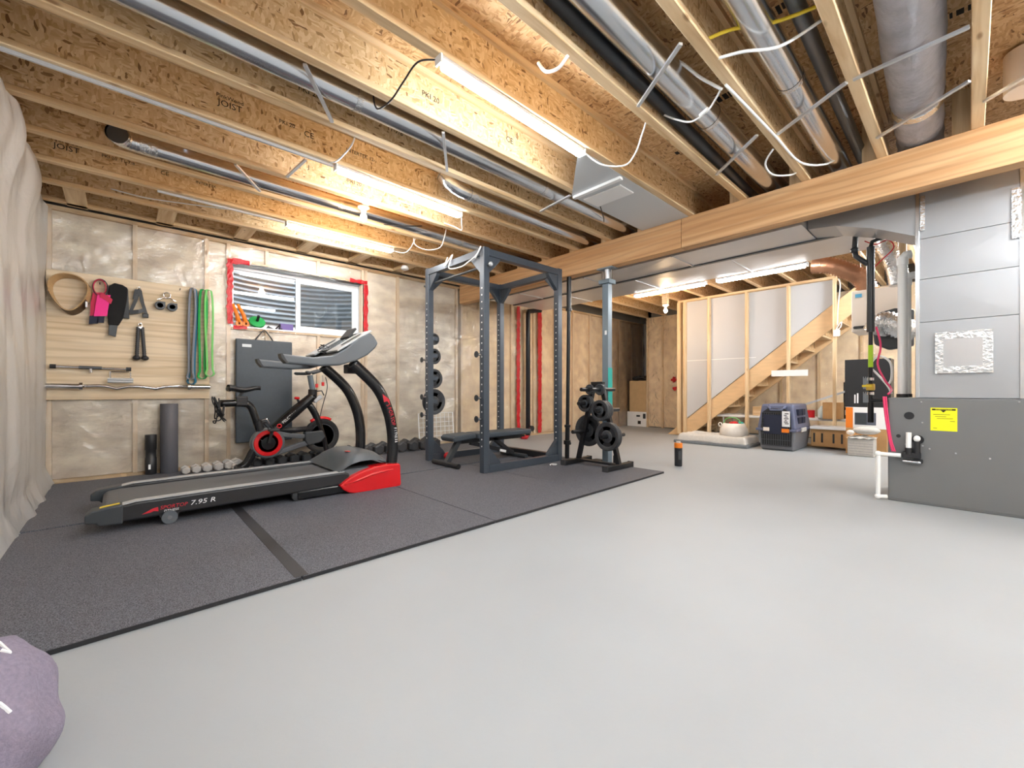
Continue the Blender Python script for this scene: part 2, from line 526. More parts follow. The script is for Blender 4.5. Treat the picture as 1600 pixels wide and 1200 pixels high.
M['skyblue'] = plain('skyblue', hexc(92,170,210), .5)
M['pex'] = plain('pex', hexc(226,62,110), .4)
M['pexred'] = plain('pexred', hexc(200,24,40), .4)
M['copper_foil'] = plain('copper_foil', hexc(176,128,98), .32, .7, .1, 8, .4, 30)
M['insul_grey'] = plain('insul_grey', hexc(170,168,174), .5, 0, .18, 9, .7, 26, stretch=(1,1,1))
M['brass'] = plain('brass', hexc(206,170,80), .3, 1.0)
M['led'] = plain('led', (1,1,1,1), .5, emit=((.90,.96,1,1), LED_E))
M['led_far'] = plain('led_far', (1,1,1,1), .5, emit=((1,.98,.95,1), LED_FAR))
M['led_fill'] = plain('led_fill', (1,1,1,1), .5, emit=((.90,.96,1,1), LED_FILL))
M['led_off'] = plain('led_off', hexc(208,212,218), .25, .3)
M['bulb'] = plain('bulb', (1,1,1,1), .5, emit=((1,.78,.5,1), 18))
M['glass'] = glass_mat('glass')
M['bottle_clear'] = plain('bottle_clear', hexc(206,220,222), .15)

def rubber_mat():
    m, nt, p = nm('rubber_mat')
    L = nt.links
    tc = nt.nodes.new('ShaderNodeTexCoord')
    n = nt.nodes.new('ShaderNodeTexNoise'); n.inputs['Scale'].default_value = 260; n.inputs['Detail'].default_value = 3
    L.new(tc.outputs['Object'], n.inputs['Vector'])
    r = nt.nodes.new('ShaderNodeValToRGB')
    r.color_ramp.elements[0].position = .38; r.color_ramp.elements[0].color = hexc(50,51,58)
    r.color_ramp.elements[1].position = .66; r.color_ramp.elements[1].color = hexc(118,120,128)
    L.new(n.outputs['Fac'], r.inputs['Fac']); L.new(r.outputs[0], p.inputs['Base Color'])
    b = nt.nodes.new('ShaderNodeBump'); b.inputs['Strength'].default_value = .5; b.inputs['Distance'].default_value = .004
    L.new(n.outputs['Fac'], b.inputs['Height']); L.new(b.outputs[0], p.inputs['Normal'])
    p.inputs['Roughness'].default_value = .68
    return m
M['rubber'] = rubber_mat()
# ================================================================== SETTING
YW = 5.90      # inner face of the window wall
XL = -.515     # left wall
XF = 9.40      # far wall
YR = -3.0      # wall behind the camera
ZJ = 2.66      # underside of joists
ZS = ZJ + .302 # underside of subfloor

# floor
fl = MB().box(XL-.3, 10.6, YR-.3, YW+.4, -.12, 0).build('floor', M['concrete'])
tag(fl, 'pale grey painted concrete floor', kind='structure')

# ---- ceiling: subfloor panels and I-joists
ceil = tag(empty('ceiling', (4.5, 1.5, ZS)), 'open joist ceiling with oriented strand board subfloor', kind='structure')
xs = XL-.3
pan = 0
while xs < 10.5:
    x1 = min(xs+1.22, 10.6)
    off = -3.3 + (0 if pan % 2 else -1.22)
    y = off
    while y < 6.3:
        a, b = max(y, -3.3), min(y+2.44, 6.3)
        if b-a > .05:
            MB().box(xs+.002, x1-.002, a+.002, b-.002, ZS, ZS+.018).build('subfloor_panel', M['osb_floor'], ceil)
        y += 2.44
    xs += 1.22; pan += 1

def joist(yc, x0, x1, stamps=()):
    web = MB().box(x0, x1, yc-.005, yc+.005, ZJ+.036, ZS-.036).build('joist_web', M['osb_web'], ceil)
    MB().box(x0, x1, yc-.032, yc+.032, ZJ, ZJ+.038).build('bottom_flange', M['lumber_x'], web, bevel=.004, seg=1)
    MB().box(x0, x1, yc-.032, yc+.032, ZS-.038, ZS).build('top_flange', M['lumber_x'], web)
    for (sx, body, size, dz) in stamps:
        text('stamp', body, size, M['ink'], web, (sx, yc-.0058, ZJ+.15+dz), R_NY)
    return web
SP = .4888
JY = [-.038 + SP*k for k in range(-6, 13)]
for k, y in enumerate(JY):
    st = []
    if k == 14: st = [(1.6,'PKI 20',.05,0),(1.2,'J',.05,0)]
    if k == 13: st = [(.55,'JOIST',.058,-.01),(.55,'PinkWood',.036,.036),(1.05,'CE',.06,0),(1.45,'INTERTEK 12-',.04,0),(.9,'PKI 20',.04,.02)]
    if k == 16: st = [(-.3,'JOIST',.06,-.01),(-.3,'PinkWood',.04,.04),(.3,'CE',.05,0),(.0,'PKI 20  11-7/8',.035,.01),(.6,'INTERTEK',.035,0)]
    if k == 12: st = [(.9,'PKI 20',.05,0),(1.5,'11-7/8',.05,0)]
    if k == 11: st = [(1.5,'PKI 20',.05,0),(2.2,'CE',.06,0)]
    joist(y, XL-.25, 4.31, st)
    if y < 5.6: joist(y+.045, 4.31, 10.5)
# squash blocks sitting on the beam at the joist ends
for k, y in enumerate(JY[5:18]):
    MB().box(4.26, 4.30, y+.033, y+.122, ZJ, ZS-.002).build('squash_block', M['lumber_z'], ceil)
# flat blocks tying the last joist to the window wall plate
for x in (-.29, .36, 1.05, 1.72, 2.38, 3.05, 3.7):
    MB().box(x-.07, x+.07, JY[-2]+.034, YW-.02, ZJ-.0, ZJ+.038).build('backing_block', M['lumber_y'], ceil)
    MB().box(x-.045, x+.045, JY[-1]-.038, JY[-1]-.007, ZJ+.04, ZS-.04).build('web_block', M['lumber_z'], ceil)
# stamps printed on the underside of the subfloor (blocky illegible print)
for (sx, sy, ang) in ((3.1,1.30,0),(3.55,1.75,0),(2.6,.75,0),(3.35,.28,0),(3.3,-.2,0)):
    b = MB()
    xx = 0
    for q in range(9):
        wd = random.choice((.012,.02,.03)); hgt = random.choice((.07,.07,.05))
        b.box(sx, sx+hgt, sy-xx-wd, sy-xx, ZS-.0012, ZS-.0002); xx += wd + random.choice((.008,.014))
    b.build('panel_stamp', M['ink'], ceil)

# ---- window wall
def pillow(mb, x0, x1, z0, z1, y, depth, seed, axis='Y', sgn=1, nu=6, nv=14):
    rr = random.Random(seed)
    ph = [rr.uniform(0, 6.28) for _ in range(6)]
    def fn(u, v):
        a = x0+(x1-x0)*u; z = z0+(z1-z0)*v
        e = min(1, 5*min(u, 1-u))*min(1, 8*min(v, 1-v))
        h = depth*e*(.6+.25*math.sin(7*u+ph[0]+3*v)+.25*math.sin(9*v+ph[1])+.15*math.sin(19*v+11*u+ph[2]))
        if axis == 'Y': return (a, y - sgn*h, z)
        return (y - sgn*h, a, z)
    return mb.grid(fn, nu, nv)

HOLES = dict(x0=.965, x1=2.56, z0=1.655, z1=2.40)
wb = tag(empty('wall_back', (4.4, YW, 0)), 'insulated stud wall with window under a clear vapour sheet', kind='structure')
WT = ZJ - .012
MB().box(XL, XF+.85, YW, YW+.09, WT-.038, WT).build('top_plate', M['lumber_x'], wb)
MB().box(XL, XF+.85, YW, YW+.09, 0, .038).build('bottom_plate', M['lumber_x'], wb)
STX = [-.484,.126,.736,1.346,1.956,2.566,3.115,3.70,4.20,4.30,4.86,5.47,6.08,6.69,7.30,7.91,8.52,9.1,9.7,10.2]
for x in STX:
    if HOLES['x0'] < x < HOLES['x1']-.1:
        MB().box(x-.019, x+.019, YW, YW+.09, .038, HOLES['z0']-.04).build('stud', M['stud_pale'], wb)
        MB().box(x-.019, x+.019, YW, YW+.09, HOLES['z1']+.04, WT-.038).build('stud', M['stud_pale'], wb)
    else:
        MB().box(x-.019, x+.019, YW, YW+.09, .038, WT-.038).build('stud', M['stud_pale'], wb)
for x in (HOLES['x0']-.02, HOLES['x1']+.05):
    MB().box(x-.019, x+.019, YW, YW+.09, .038, WT-.038).build('jack_stud', M['stud_pale'], wb)
MB().box(HOLES['x0'], HOLES['x1'], YW, YW+.09, HOLES['z0']-.04, HOLES['z0']).build('sill_plate', M['lumber_x'], wb)
MB().box(HOLES['x0'], HOLES['x1'], YW, YW+.09, HOLES['z1'], HOLES['z1']+.04).build('header', M['lumber_x'], wb)
for i in range(len(STX)-1):
    a, b = STX[i]+.02, STX[i+1]-.02
    if b-a < .12: continue
    mt = M['batt'] if a < 4.2 else M['batt_far']
    inside = a < HOLES['x1'] and b > HOLES['x0']
    if inside:
        o = pillow(MB(), a, b, .04, HOLES['z0']-.045, YW+.04, .03, i).build('insulation_batt', mt, wb, smooth=True, fix=False)
        pillow(MB(), a, b, HOLES['z1']+.045, WT-.04, YW+.04, .02, i+50).build('insulation_batt', mt, wb, smooth=True, fix=False)
        if a < HOLES['x0']-.05:
            pillow(MB(), a, HOLES['x0']-.04, HOLES['z0']-.045, HOLES['z1']+.045, YW+.04, .02, i+80, nu=3).build('insulation_batt', mt, wb, smooth=True, fix=False)
    else:
        pillow(MB(), a, b, .04, WT-.04, YW+.04, .03, i).build('insulation_batt', mt, wb, smooth=True, fix=False)
# concrete foundation behind the studs, with the window hole
cw = MB()
H = HOLES
cw.box(XL-.3, H['x0']-.02, YW+.095, YW+.30, 0, ZS).box(H['x1']+.02, 10.6, YW+.095, YW+.30, 0, ZS)
cw.box(H['x0']-.02, H['x1']+.02, YW+.095, YW+.30, 0, H['z0']-.03).box(H['x0']-.02, H['x1']+.02, YW+.095, YW+.30, H['z1']+.03, ZS)
cw.build('foundation', M['wallconc'], wb)
# vapour sheet: crinkled polyethylene stapled over the studs, cut around the window
def crinkle(u, v, seed=0):
    return (.005*math.sin(31*u+5*v+seed) + .005*math.sin(23*v-17*u+1.7*seed) + .004*math.sin(61*v+29*u) + .004*math.sin(47*u-39*v+2)*math.sin(3*u+seed))
sh = MB()
nu, nv = 150, 40
ux = [XL + (XF+.8-XL)*i/nu for i in range(nu+1)]
vz = [.005 + (WT-.01)*j/nv for j in range(nv+1)]
vs = [(x, YW-.012+crinkle(x*.5, z*.5, 1), z) for z in vz for x in ux]
fs = []
for j in range(nv):
    for i in range(nu):
        xm = (ux[i]+ux[i+1])/2; zm = (vz[j]+vz[j+1])/2
        if H['x0'] < xm < H['x1'] and H['z0'] < zm < H['z1']: continue
        a = j*(nu+1)+i
        fs.append((a, a+1, a+nu+2, a+nu+1))
sh.add(vs, fs)
sh.build('vapour_sheet', M['poly'], wb, smooth=True, fix=False)

# ---- window
wn = tag(empty('window_1', (1.76, 6.05, H['z0'])), 'white sliding basement window with two panes', kind='structure')
YG = 6.04
fx0, fx1, fz0, fz1 = .99, 2.53, 1.665, 2.385
# jamb liner of the opening
jl = MB().box(H['x0']-.015, H['x0'], YW-.0, YG+.10, H['z0'], H['z1']).box(H['x1'], H['x1']+.015, YW, YG+.10, H['z0'], H['z1'])
jl.box(H['x0'], H['x1'], YW, YG+.10, H['z1'], H['z1']+.015)
jl.build('jamb_liner', M['white'], wn)
MB().box(H['x0'], H['x1'], YW-.01, YG+.10, H['z0']-.016, H['z0']).build('window_sill', M['white'], wn)
def frame(x0, x1, z0, z1, t, y0, y1, name, parent):
    o = MB().box(x0, x1, y0, y1, z0, z0+t).box(x0, x1, y0, y1, z1-t, z1).box(x0, x0+t, y0, y1, z0+t, z1-t).box(x1-t, x1, y0, y1, z0+t, z1-t)
    return o.build(name, M['white_gloss'], parent, bevel=.004)
frame(H['x0']+.005, H['x1']-.005, H['z0'], H['z1']-.005, .035, YG, YG+.08, 'window_frame', wn)
XM = 1.735
s1 = frame(H['x0']+.03, XM+.02, H['z0']+.03, H['z1']-.035, .03, YG+.04, YG+.06, 'fixed_sash', wn)
MB().box(H['x0']+.06, XM-.01, YG+.048, YG+.052, H['z0']+.06, H['z1']-.065).build('pane', M['glass'], s1)
s2 = frame(XM-.02, H['x1']-.035, H['z0']+.03, H['z1']-.035, .058, YG+.005, YG+.03, 'sliding_sash', wn)
MB().box(XM+.038, H['x1']-.09, YG+.015, YG+.019, H['z0']+.085, H['z1']-.09).build('pane', M['glass'], s2)
MB().box(XM-.012, XM+.008, YG-.012, YG+.006, 1.95, 2.04).build('latch', M['white_gloss'], s2)
MB().box(XM+.04, H['x1']-.095, YG+.021, YG+.0215, H['z0']+.09, H['z1']-.095).build('insect_screen', sheet_mat('screen', .42, 0.0, (.32,.34,.36,1)), s2)
# corrugated steel well outside
well = MB()
nA, nZ = 36, 120
def wl(u, v):
    a = PI*u
    z = 1.1 + 1.75*v
    r = 1.0 + .018*math.sin(2*PI*z/.068)
    return (1.76 + 1.02*r*math.cos(a), YW+.31 + .78*r*math.sin(a), z)
well.grid(wl, nA, nZ)
tag(well.build('window_well', M['galv_dull'], None, smooth=True, fix=False), 'corrugated galvanized steel window well outside the window', 'window well')
MB_gr = MB().box(.5, 3.0, YW+.31, 7.3, 1.0, 1.1)
tag(MB_gr.build('gravel_bed', plain('gravel', hexc(120,112,104), .9, 0, .4, 60, .6, 60)), 'gravel at the bottom of the window well', 'gravel', kind='stuff')
# red sheathing tape around the opening
def tape(x0, x1, z0, z1, lab):
    rr = random.Random(int(x0*991+z0*37))
    b = MB()
    n = max(2, int(max(x1-x0, z1-z0)/.04))
    vert = (z1-z0) > (x1-x0)
    def fn(u, v):
        j = rr.uniform(-.010, .010)
        return (x0+(x1-x0)*u + (j if vert else 0), YW-.022+rr.uniform(-.004,.004), z0+(z1-z0)*v + (0 if vert else j))
    b.grid(fn, 3 if vert else n, n if vert else 3)
    o = b.build('sheathing_tape', M['red_matte'], None, fix=False)
    sm = o.modifiers.new('t', 'SOLIDIFY'); sm.thickness = .001
    tag(o, lab, 'tape', 'red sheathing tape strips')
tape(.925, .985, 1.67, 2.43, 'crinkled red tape running down the left window edge')
tape(.975, 1.155, 2.385, 2.445, 'short red tape across the top left window corner')
tape(.99, 1.13, 1.615, 1.655, 'short red tape under the orange grips on window sill')
tape(2.37, 2.62, 2.405, 2.455, 'short red tape across the top right window corner')
tape(2.565, 2.625, 1.66, 2.40, 'long red tape running down the right window edge')
tape(2.33, 2.44, 1.60, 1.64, 'small red tape scrap under the right window corner')
tape(5.575, 5.66, .12, 2.50, 'tall red tape stripe on back wall left of black pipe')
tape(6.16, 6.27, .04, 2.58, 'tall red tape stripe on back wall right of black pipe')

# ---- left wall: milky sheet over batts, sagging at the top
wl_ = tag(empty('wall_left', (XL, 1.5, 0)), 'left wall covered in milky sagging vapour sheet', kind='structure')
y = YR
i = 0
while y < YW-.05:
    MB().box(XL-.09, XL, y-.019, y+.019, 0, WT).build('stud', M['lumber_z'], wl_)
    b = min(y+.61, YW)-.02
    pillow(MB(), y+.02, b, .02, WT-.02, XL-.05, .02, 200+i, 'X', -1).build('insulation_batt', M['batt'], wl_, smooth=True, fix=False)
    y += .61; i += 1
MB().box(XL-.3, XL-.1, YR-.2, YW+.3, 0, ZS).build('foundation', M['wallconc'], wl_)
MB().box(XL-.09, XL, YR, YW, WT-.04, WT).build('top_plate', M['lumber_y'], wl_)
ls = MB()
def lsf(u, v):
    y = YR + (YW-.02-YR)*u; z = .01 + (WT-.03)*v
    bulge = .035*math.sin(PI*min(1, v*1.3))*(.6+.4*math.sin(y*3.1)) + .02*math.sin(8*v+3*y)*.5 + .012*math.sin(y*10.3+2*math.sin(5*v)) + .008*math.sin(y*23+6*v)
    bulge += .075*math.exp(-((v-.93)/.09)**2)*max(0, min(1, (5.8-y)/1.2))*(.8+.2*math.sin(y*7))
    sag = -.03*math.sin(y*4)**2*max(0, (v-.9)/.1)
    toe = .06*max(0, (.06-v)/.06)
    return (XL+.012+max(0, bulge)+toe, y, z+sag)
ls.grid(lsf, 150, 60)
ls.build('vapour_sheet', M['poly_near'], wl_, smooth=True, fix=False)

# ---- far wall, alcove, wall behind the camera and right wall
wf = tag(empty('wall_far', (XF, 2, 0)), 'far insulated wall with peach batts beyond the stairs', kind='structure')
ys = [YR + .61*k for k in range(14)]
ys = [v for v in ys if v < 5.3] + [5.32]
for k, yy in enumerate(ys):
    MB().box(XF, XF+.09, yy-.019, yy+.019, 0, WT).build('stud', M['lumber_z'], wf)
    if k < len(ys)-1 and ys[k+1]-yy > .1:
        pillow(MB(), yy+.02, ys[k+1]-.02, .02, WT, XF+.045, .03, 300+k, 'X', 1).build('insulation_batt', M['batt_far'], wf, smooth=True, fix=False)
MB().box(XF+.1, XF+.3, YR-.2, 5.34, 0, ZS).build('foundation', M['wallconc'], wf)
MB().grid(lambda u, v: (XF-.008+crinkle(u*4, v*1.2, 3), YR+(5.34-YR)*u, .01+(WT-.02)*v), 80, 30).build('vapour_sheet', M['poly'], wf, smooth=True, fix=False)
wa = tag(empty('wall_alcove', (10.25, 5.6, 0)), 'dim wall at the back of the small alcove', kind='structure')
MB().box(10.27, 10.5, 5.2, YW+.1, 0, ZS).build('foundation', M['wallconc'], wa)
MB().grid(lambda u, v: (10.25+crinkle(u, v, 5), 5.34+.56*u, .01+WT*v), 12, 30).build('vapour_sheet', M['poly_near'], wa, smooth=True, fix=False)
MB().box(XF+.1, 10.3, 5.26, 5.34, 0, ZS).build('return', M['batt_far'], wa)
wr = MB().box(XL-.3, 10.5, YR-.3, YR, 0, ZS).build('wall_rear', plain('wall_rear', hexc(226,214,200), .8)); tag(wr, 'pale wall behind the camera', kind='structure')
# ================================================================== GYM
MT = .019   # mat thickness
# ---- rubber mats
mx = [-.505, .63, 1.85, 3.03, 4.30]
def my(y, x): return y + .030*(x+.2)
rows = [(2.10, 3.932), (3.968, 5.80)]
matn = {(0,0):'black speckled rubber mat at front left, nearest the drawstring bag',
 (1,0):'black speckled rubber mat in front of the treadmill middle',
 (2,0):'black speckled rubber mat between treadmill front and power rack',
 (3,0):'black speckled rubber mat under the weight plate tree',
 (0,1):'black speckled rubber mat in the corner under treadmill rear and foam rollers',
 (1,1):'black speckled rubber mat under the exercise bike',
 (2,1):'black speckled rubber mat along the wall left of the rack',
 (3,1):'black speckled rubber mat under the rear of the power rack'}
for i in range(4):
    for j, (ya, yb) in enumerate(rows):
        g = .004
        a, b = mx[i]+g, mx[i+1]-g
        if (i, j) == (0, 0): pass
        pts = [(a, my(ya, a)), (b, my(ya, b)), (b, min(my(yb, b), YW-.03)), (a, min(my(yb, a), YW-.03))]
        o = MB().prism(pts, 'Z', .001, MT).build('rubber_mat', M['rubber'], None, bevel=.002, seg=1)
        tag(o, matn[(i, j)], 'mat', 'rubber gym floor mats')
        if j == 0:
            MB().prism([(a, my(ya, a)-.003), (b, my(ya, b)-.003), (b, my(ya, b)), (a, my(ya, a))], 'Z', .001, MT-.001).build('cut_edge', M['black'], o)
# worn tape strip over a seam
tag(MB().prism([(.60, 2.13), (.66, 2.13), (.675, 3.93), (.615, 3.93)], 'Z', MT+.0002, MT+.0012).build('seam_tape', plain('seamtape', hexc(40,40,44), .5)), 'dark tape strip over the mat seam before the treadmill', 'tape')

# ---- treadmill
T = thing('treadmill', (.9, 3.98, MT), 'black folding treadmill with red side covers and curved uprights', 'treadmill')
YN, YF_ = 3.58, 4.40
rail = [(-.09,.085),(-.06,.160),(.08,.182),(.5,.190),(1.40,.198),(1.44,.185),(1.44,.10),(1.0,.085),(.3,.075),(.0,.07)]
for (a, b) in ((YN, YN+.10), (YF_-.10, YF_)):
    o = MB().prism(rail, 'Y', a, b).build('side_rail', M['black'], T, bevel=.012)
    top = [(-.05,.162),(.08,.184),(.5,.191),(1.40,.199),(1.40,.204),(.5,.197),(.08,.190),(-.05,.168)]
    MB().prism(top, 'Y', a+.006, b-.02).build('foot_strip', M['silver_plastic'], o)
    cap = [(-.150,.092),(-.150,.140),(-.120,.163),(-.04,.176),(.02,.182),(.02,.062),(-.09,.068),(-.10,.085)]
    c = MB().prism(cap, 'Y', a-.012, b+.004).build('end_cap', M['char'], T, bevel=.008)
    if a == YN:
        MB().prism([(-.085,.1690),(.005,.1810),(.005,.1825),(-.085,.1705)], 'Y', a+.03, a+.07).build('warning_sticker', M['yellow_dull'], c)
belt = [(-.06,.10),(-.085,.13),(-.06,.155),(.0,.163),(1.42,.183),(1.42,.15),(.0,.11)]
MB().prism(belt, 'Y', YN+.11, YF_-.11).build('running_belt', M['belt'], T, bevel=.01)
MB().prism([(-.03,.105),(1.40,.145),(1.40,.10),(.0,.085)], 'Y', YN+.1, YF_-.1).build('deck', M['black'], T)
for yy in (YN-.012, YF_+.012):
    wh = MB().cyl((.246, yy-.012, .06), (.246, yy+.012, .06), .042, n=20).build('transport_wheel', M['grey_plastic'], T, auto=40)
    MB().cyl((.246, yy-.014, .06), (.246, yy+.014, .06), .013, n=12).build('wheel_bolt', M['chrome'], wh)
    MB().prism([(.19,.09),(.30,.095),(.29,.06),(.246,.045),(.20,.06)], 'Y', min(yy, yy*1)+(.012 if yy < 4 else -.04), yy+(.04 if yy < 4 else -.012)).build('wheel_bracket', M['black'], T)
# lower frame
for a in (YN+.005, YF_-.075):
    MB().box(1.03, 1.86, a, a+.07, .028, .095).build('base_beam', M['black_gloss'], T, bevel=.01)
    MB().lathe([(.02,0),(.045,.006),(.045,.05),(.02,.056)], (1.04, a+.008, .06), 'Y', 16).build('base_foot', M['black_rubber'], T, auto=40)
MB().box(1.74, 1.86, YN+.07, YF_-.07, .03, .09).build('cross_beam', M['black'], T)
# motor hood: rounded loft
def hood(u, v):
    prof = [(1.36,.20),(1.42,.255),(1.48,.31),(1.56,.342),(1.66,.345),(1.74,.325),(1.80,.28),(1.82,.22)]
    t = u*(len(prof)-1); i = min(int(t), len(prof)-2); f = t-i
    x = prof[i][0]*(1-f)+prof[i+1][0]*f; z = prof[i][1]*(1-f)+prof[i+1][1]*f
    s = 2*v-1
    ed = abs(s)**5
    z2 = .19 + (z-.19)*(1-.45*ed)
    return (x-.02*ed, 3.99 + s*.40*(1-.06*u*abs(s)), z2)
hd = MB().grid(hood, 14, 16)
hd.box(1.38, 1.80, YN+.02, YF_-.02, .12, .215)
h_ = hd.build('motor_hood', M['grey_plastic'], T, auto=50, fix=True)
MB().lathe([(.0,.0),(.028,.0),(.028,.004),(0,.004)], (1.535, 3.86, .334), 'Z', 20).build('red_badge', M['red'], h_)
# red covers
for sgn, a, b in ((1, YN-.035, YN+.10), (-1, YF_-.10, YF_+.035)):
    pts = [(1.345,.098),(1.40,.138),(1.47,.172),(1.56,.202),(1.66,.222),(1.78,.226),(1.888,.222),(1.895,.20),(1.902,.03),(1.89,.012),(1.62,.010),(1.47,.016),(1.42,.03),(1.375,.06)]
    o = MB().prism(pts, 'Y', a, b).build('red_cover', M['red'], T, bevel=.014, seg=3)
    yy = a if sgn > 0 else b
    cr = MB().tube([(1.38, yy, .10), (1.5, yy-sgn*.004, .125), (1.62, yy-sgn*.004, .158), (1.75, yy-sgn*.003, .175), (1.82, yy, .176)], [.003,.009,.010,.008,.003], 8).build('crease', M['red'], o, smooth=True)
# uprights
for yy in (3.635, 4.345):
    path = spline([(1.848,yy,.20),(1.862,yy,.35),(1.856,yy,.52),(1.812,yy,.71),(1.705,yy,.92),(1.48,yy,1.13)], 7)
    u = MB().tube(path, .047, 16, sx=1.05).build('upright', M['black_gloss'], T, smooth=True)
    if yy < 4:
        pc = [(1.79,.795,.062),(1.806,.76,.05)]
        face = lambda x, z: (x, yy-.0485, z)
        def along(s):
            t = s*(len(path)-1); i = min(int(t), len(path)-2); f = t-i
            p = path[i].lerp(path[i+1], f); d = (path[i+1]-path[i]).normalized(); return p, d
        for k, ch in enumerate('SPORTOP'):
            p, d = along(.645-.030*k)
            d = -d
            n_ = Vector((0,-1,0)); up = n_.cross(d)
            R = Matrix((d, up, n_)).transposed()
            text('letter', ch, .052, M['ink_red'], u, p+Vector((0,-.0478,0)), R, sx=.8)
        for k, ch in enumerate('FITNESS'):
            p, d = along(.425-.0235*k)
            d = -d; n_ = Vector((0,-1,0)); up = n_.cross(d)
            R = Matrix((d, up, n_)).transposed()
            text('letter', ch, .034, M['white'], u, p+Vector((.01,-.0478,0)), R, sx=.9)
        p, d = along(.69)
        MB().prism([(p.x-.035,p.z+.055),(p.x+.03,p.z+.005),(p.x+.035,p.z-.04),(p.x+.01,p.z-.01),(p.x-.02,p.z-.02)], 'Y', yy-.049, yy-.046).build('arrow_mark', M['ink_red'], u)
# side lettering
sr = [o for o in T.children if o.name.startswith('side_rail')][0]
sl = math.radians(1.0)
Rt = R_NY @ Matrix.Rotation(sl, 3, 'Z')
MB().prism([(.108,.100),(.16,.128),(.188,.134),(.190,.106),(.168,.112),(.15,.104)], 'Y', YN-.0015, YN+.001).build('arrow_mark', M['ink_red'], sr)
text('lettering', 'SPORTOP', .033, M['ink_red'], sr, (.268, YN-.001, .126), Rt, sx=1.0, shear=.2)
text('lettering', 'FITNESS', .020, M['white'], sr, (.255, YN-.001, .102), Rt, sx=1.1, shear=.2)
text('lettering', '7.95 R', .044, M['white'], sr, (.425, YN-.001, .130), Rt, sx=1.25, shear=.2)
# console
arm = [(.915,1.170),(.925,1.125),(.955,1.098),(1.197,1.088),(1.36,1.100),(1.50,1.145),(1.60,1.20),(1.67,1.265),(1.695,1.31),(1.66,1.365),(1.62,1.40),(1.515,1.345),(1.405,1.245),(1.299,1.178),(1.15,1.155)]
for a, b in ((YN-.005, YN+.075), (YF_-.075, YF_+.005)):
    am = MB().prism(arm, 'Y', a, b).build('console_arm', M['grey_plastic'], T, bevel=.014, seg=2)
    MB().prism([(.917,1.176),(.925,1.166),(.96,1.10),(.945,1.10),(.912,1.14),(.906,1.172)], 'Y', a-.002, b+.002).build('grip_end', M['black'], am)
slope = [(1.28,1.15),(1.40,1.225),(1.52,1.335),(1.62,1.395),(1.68,1.33),(1.62,1.24),(1.48,1.16),(1.36,1.11)]
cn = MB().prism(slope, 'Y', YN+.07, YF_-.07).build('console', M['char'], T, bevel=.012)
tn = Vector((1.0,0,1.0)).normalized()
def on_slope(s, y, h=0): # along slope from (1.40,1.225) to (1.62,1.40)
    p = Vector((1.30,y,1.185)).lerp(Vector((1.645,y,1.412)), s)
    return p + Vector((-.55,0,.835))*h
for nm_, y0, y1, s0, s1, mt in (('silver_panel', YN+.0, YN+.26, .12, .98, 'silver_plastic'), ('silver_panel', YF_-.26, YF_, .12, .98, 'silver_plastic'), ('display', YN+.27, YF_-.27, .25, 1.0, 'black_gloss')):
    vs = [on_slope(s0,y0,.0), on_slope(s1,y0,.0), on_slope(s1,y1,.0), on_slope(s0,y1,.0), on_slope(s0,y0,.018), on_slope(s1,y0,.018), on_slope(s1,y1,.018), on_slope(s0,y1,.018)]
    o = MB().add(vs, [(0,3,2,1),(4,5,6,7),(0,1,5,4),(1,2,6,5),(2,3,7,6),(3,0,4,7)]).build(nm_, M[mt], cn, bevel=.006)
    if nm_ == 'silver_panel':
        yc = (y0+y1)/2 - (.02 if y0 < 4 else -.02)
        n = 18; top = []
        cc = on_slope(.60, yc, .0185)
        ax = (on_slope(1,yc)-on_slope(0,yc)).normalized()
        vs = [cc + ax*(.105*math.cos(2*PI*k/n)) + Vector((0,.045*math.sin(2*PI*k/n),0)) for k in range(n)]
        MB().add(vs + [v + Vector((-.55,0,.835))*.003 for v in vs], [tuple(range(n)), tuple(reversed(range(n, 2*n)))] + [(k, (k+1) % n, n+(k+1) % n, n+k) for k in range(n)]).build('cup_recess', M['black'], o)
MB().box(1.47, 1.60, 3.72, 3.80, 1.04, 1.12).build('console_bracket', M['black'], T, bevel=.01)
MB().bar((1.56, 4.0, 1.38), (1.63, 4.0, 1.47), .20, .02).build('tablet_ledge', M['black'], cn, bevel=.004)
hp = []
rr = random.Random(3)
pts = [(1.26+.10*rr.random(), 3.75+.08*rr.random(), 1.205+.09*rr.random()) for _ in range(9)]
tag(MB().tube(spline(pts, 6), .0035, 6).build('earphone_cable', M['black'], None, smooth=True), 'thin black tangled earphone cable on the treadmill console', 'cable')

# ---- exercise bike
K = thing('exercise_bike', (1.4, 5.33, MT), 'black indoor cycling bike with red ringed crank cover', 'exercise bike')
YB = 5.33
def P(x, z, dy=0): return (x, YB+dy, z)
MB().cyl((.95, YB-.26, .05), (.95, YB+.26, .05), .03, n=14).build('rear_foot', M['black'], K, auto=40)
MB().cyl((1.86, YB-.26, .05), (1.86, YB+.26, .05), .03, n=14).build('front_foot', M['black'], K, auto=40)
MB().tube(spline([P(.94,.05),P(1.02,.10),P(1.08,.22),P(1.16,.34)], 6), [.045]*18+[.06], 12, sx=1.0).build('rear_leg', M['black_gloss'], K, smooth=True)
MB().tube(spline([P(1.86,.06),P(1.84,.22),P(1.79,.42),P(1.73,.60),P(1.66,.72)], 5), .040, 12).build('fork', M['black_gloss'], K, smooth=True)
MB().tube(spline([P(1.22,.40),P(1.36,.52),P(1.52,.66),P(1.71,.83)], 5), [.050,.051,.052,.053,.055,.057,.060,.062,.063,.063,.062,.060,.058,.055,.053,.052], 14).build('main_tube', M['black_gloss'], K, smooth=True)
R45 = R_NY @ Matrix.Rotation(math.radians(41), 3, 'Z')
mt_ = [o for o in K.children if o.name.startswith('main_tube')][0]
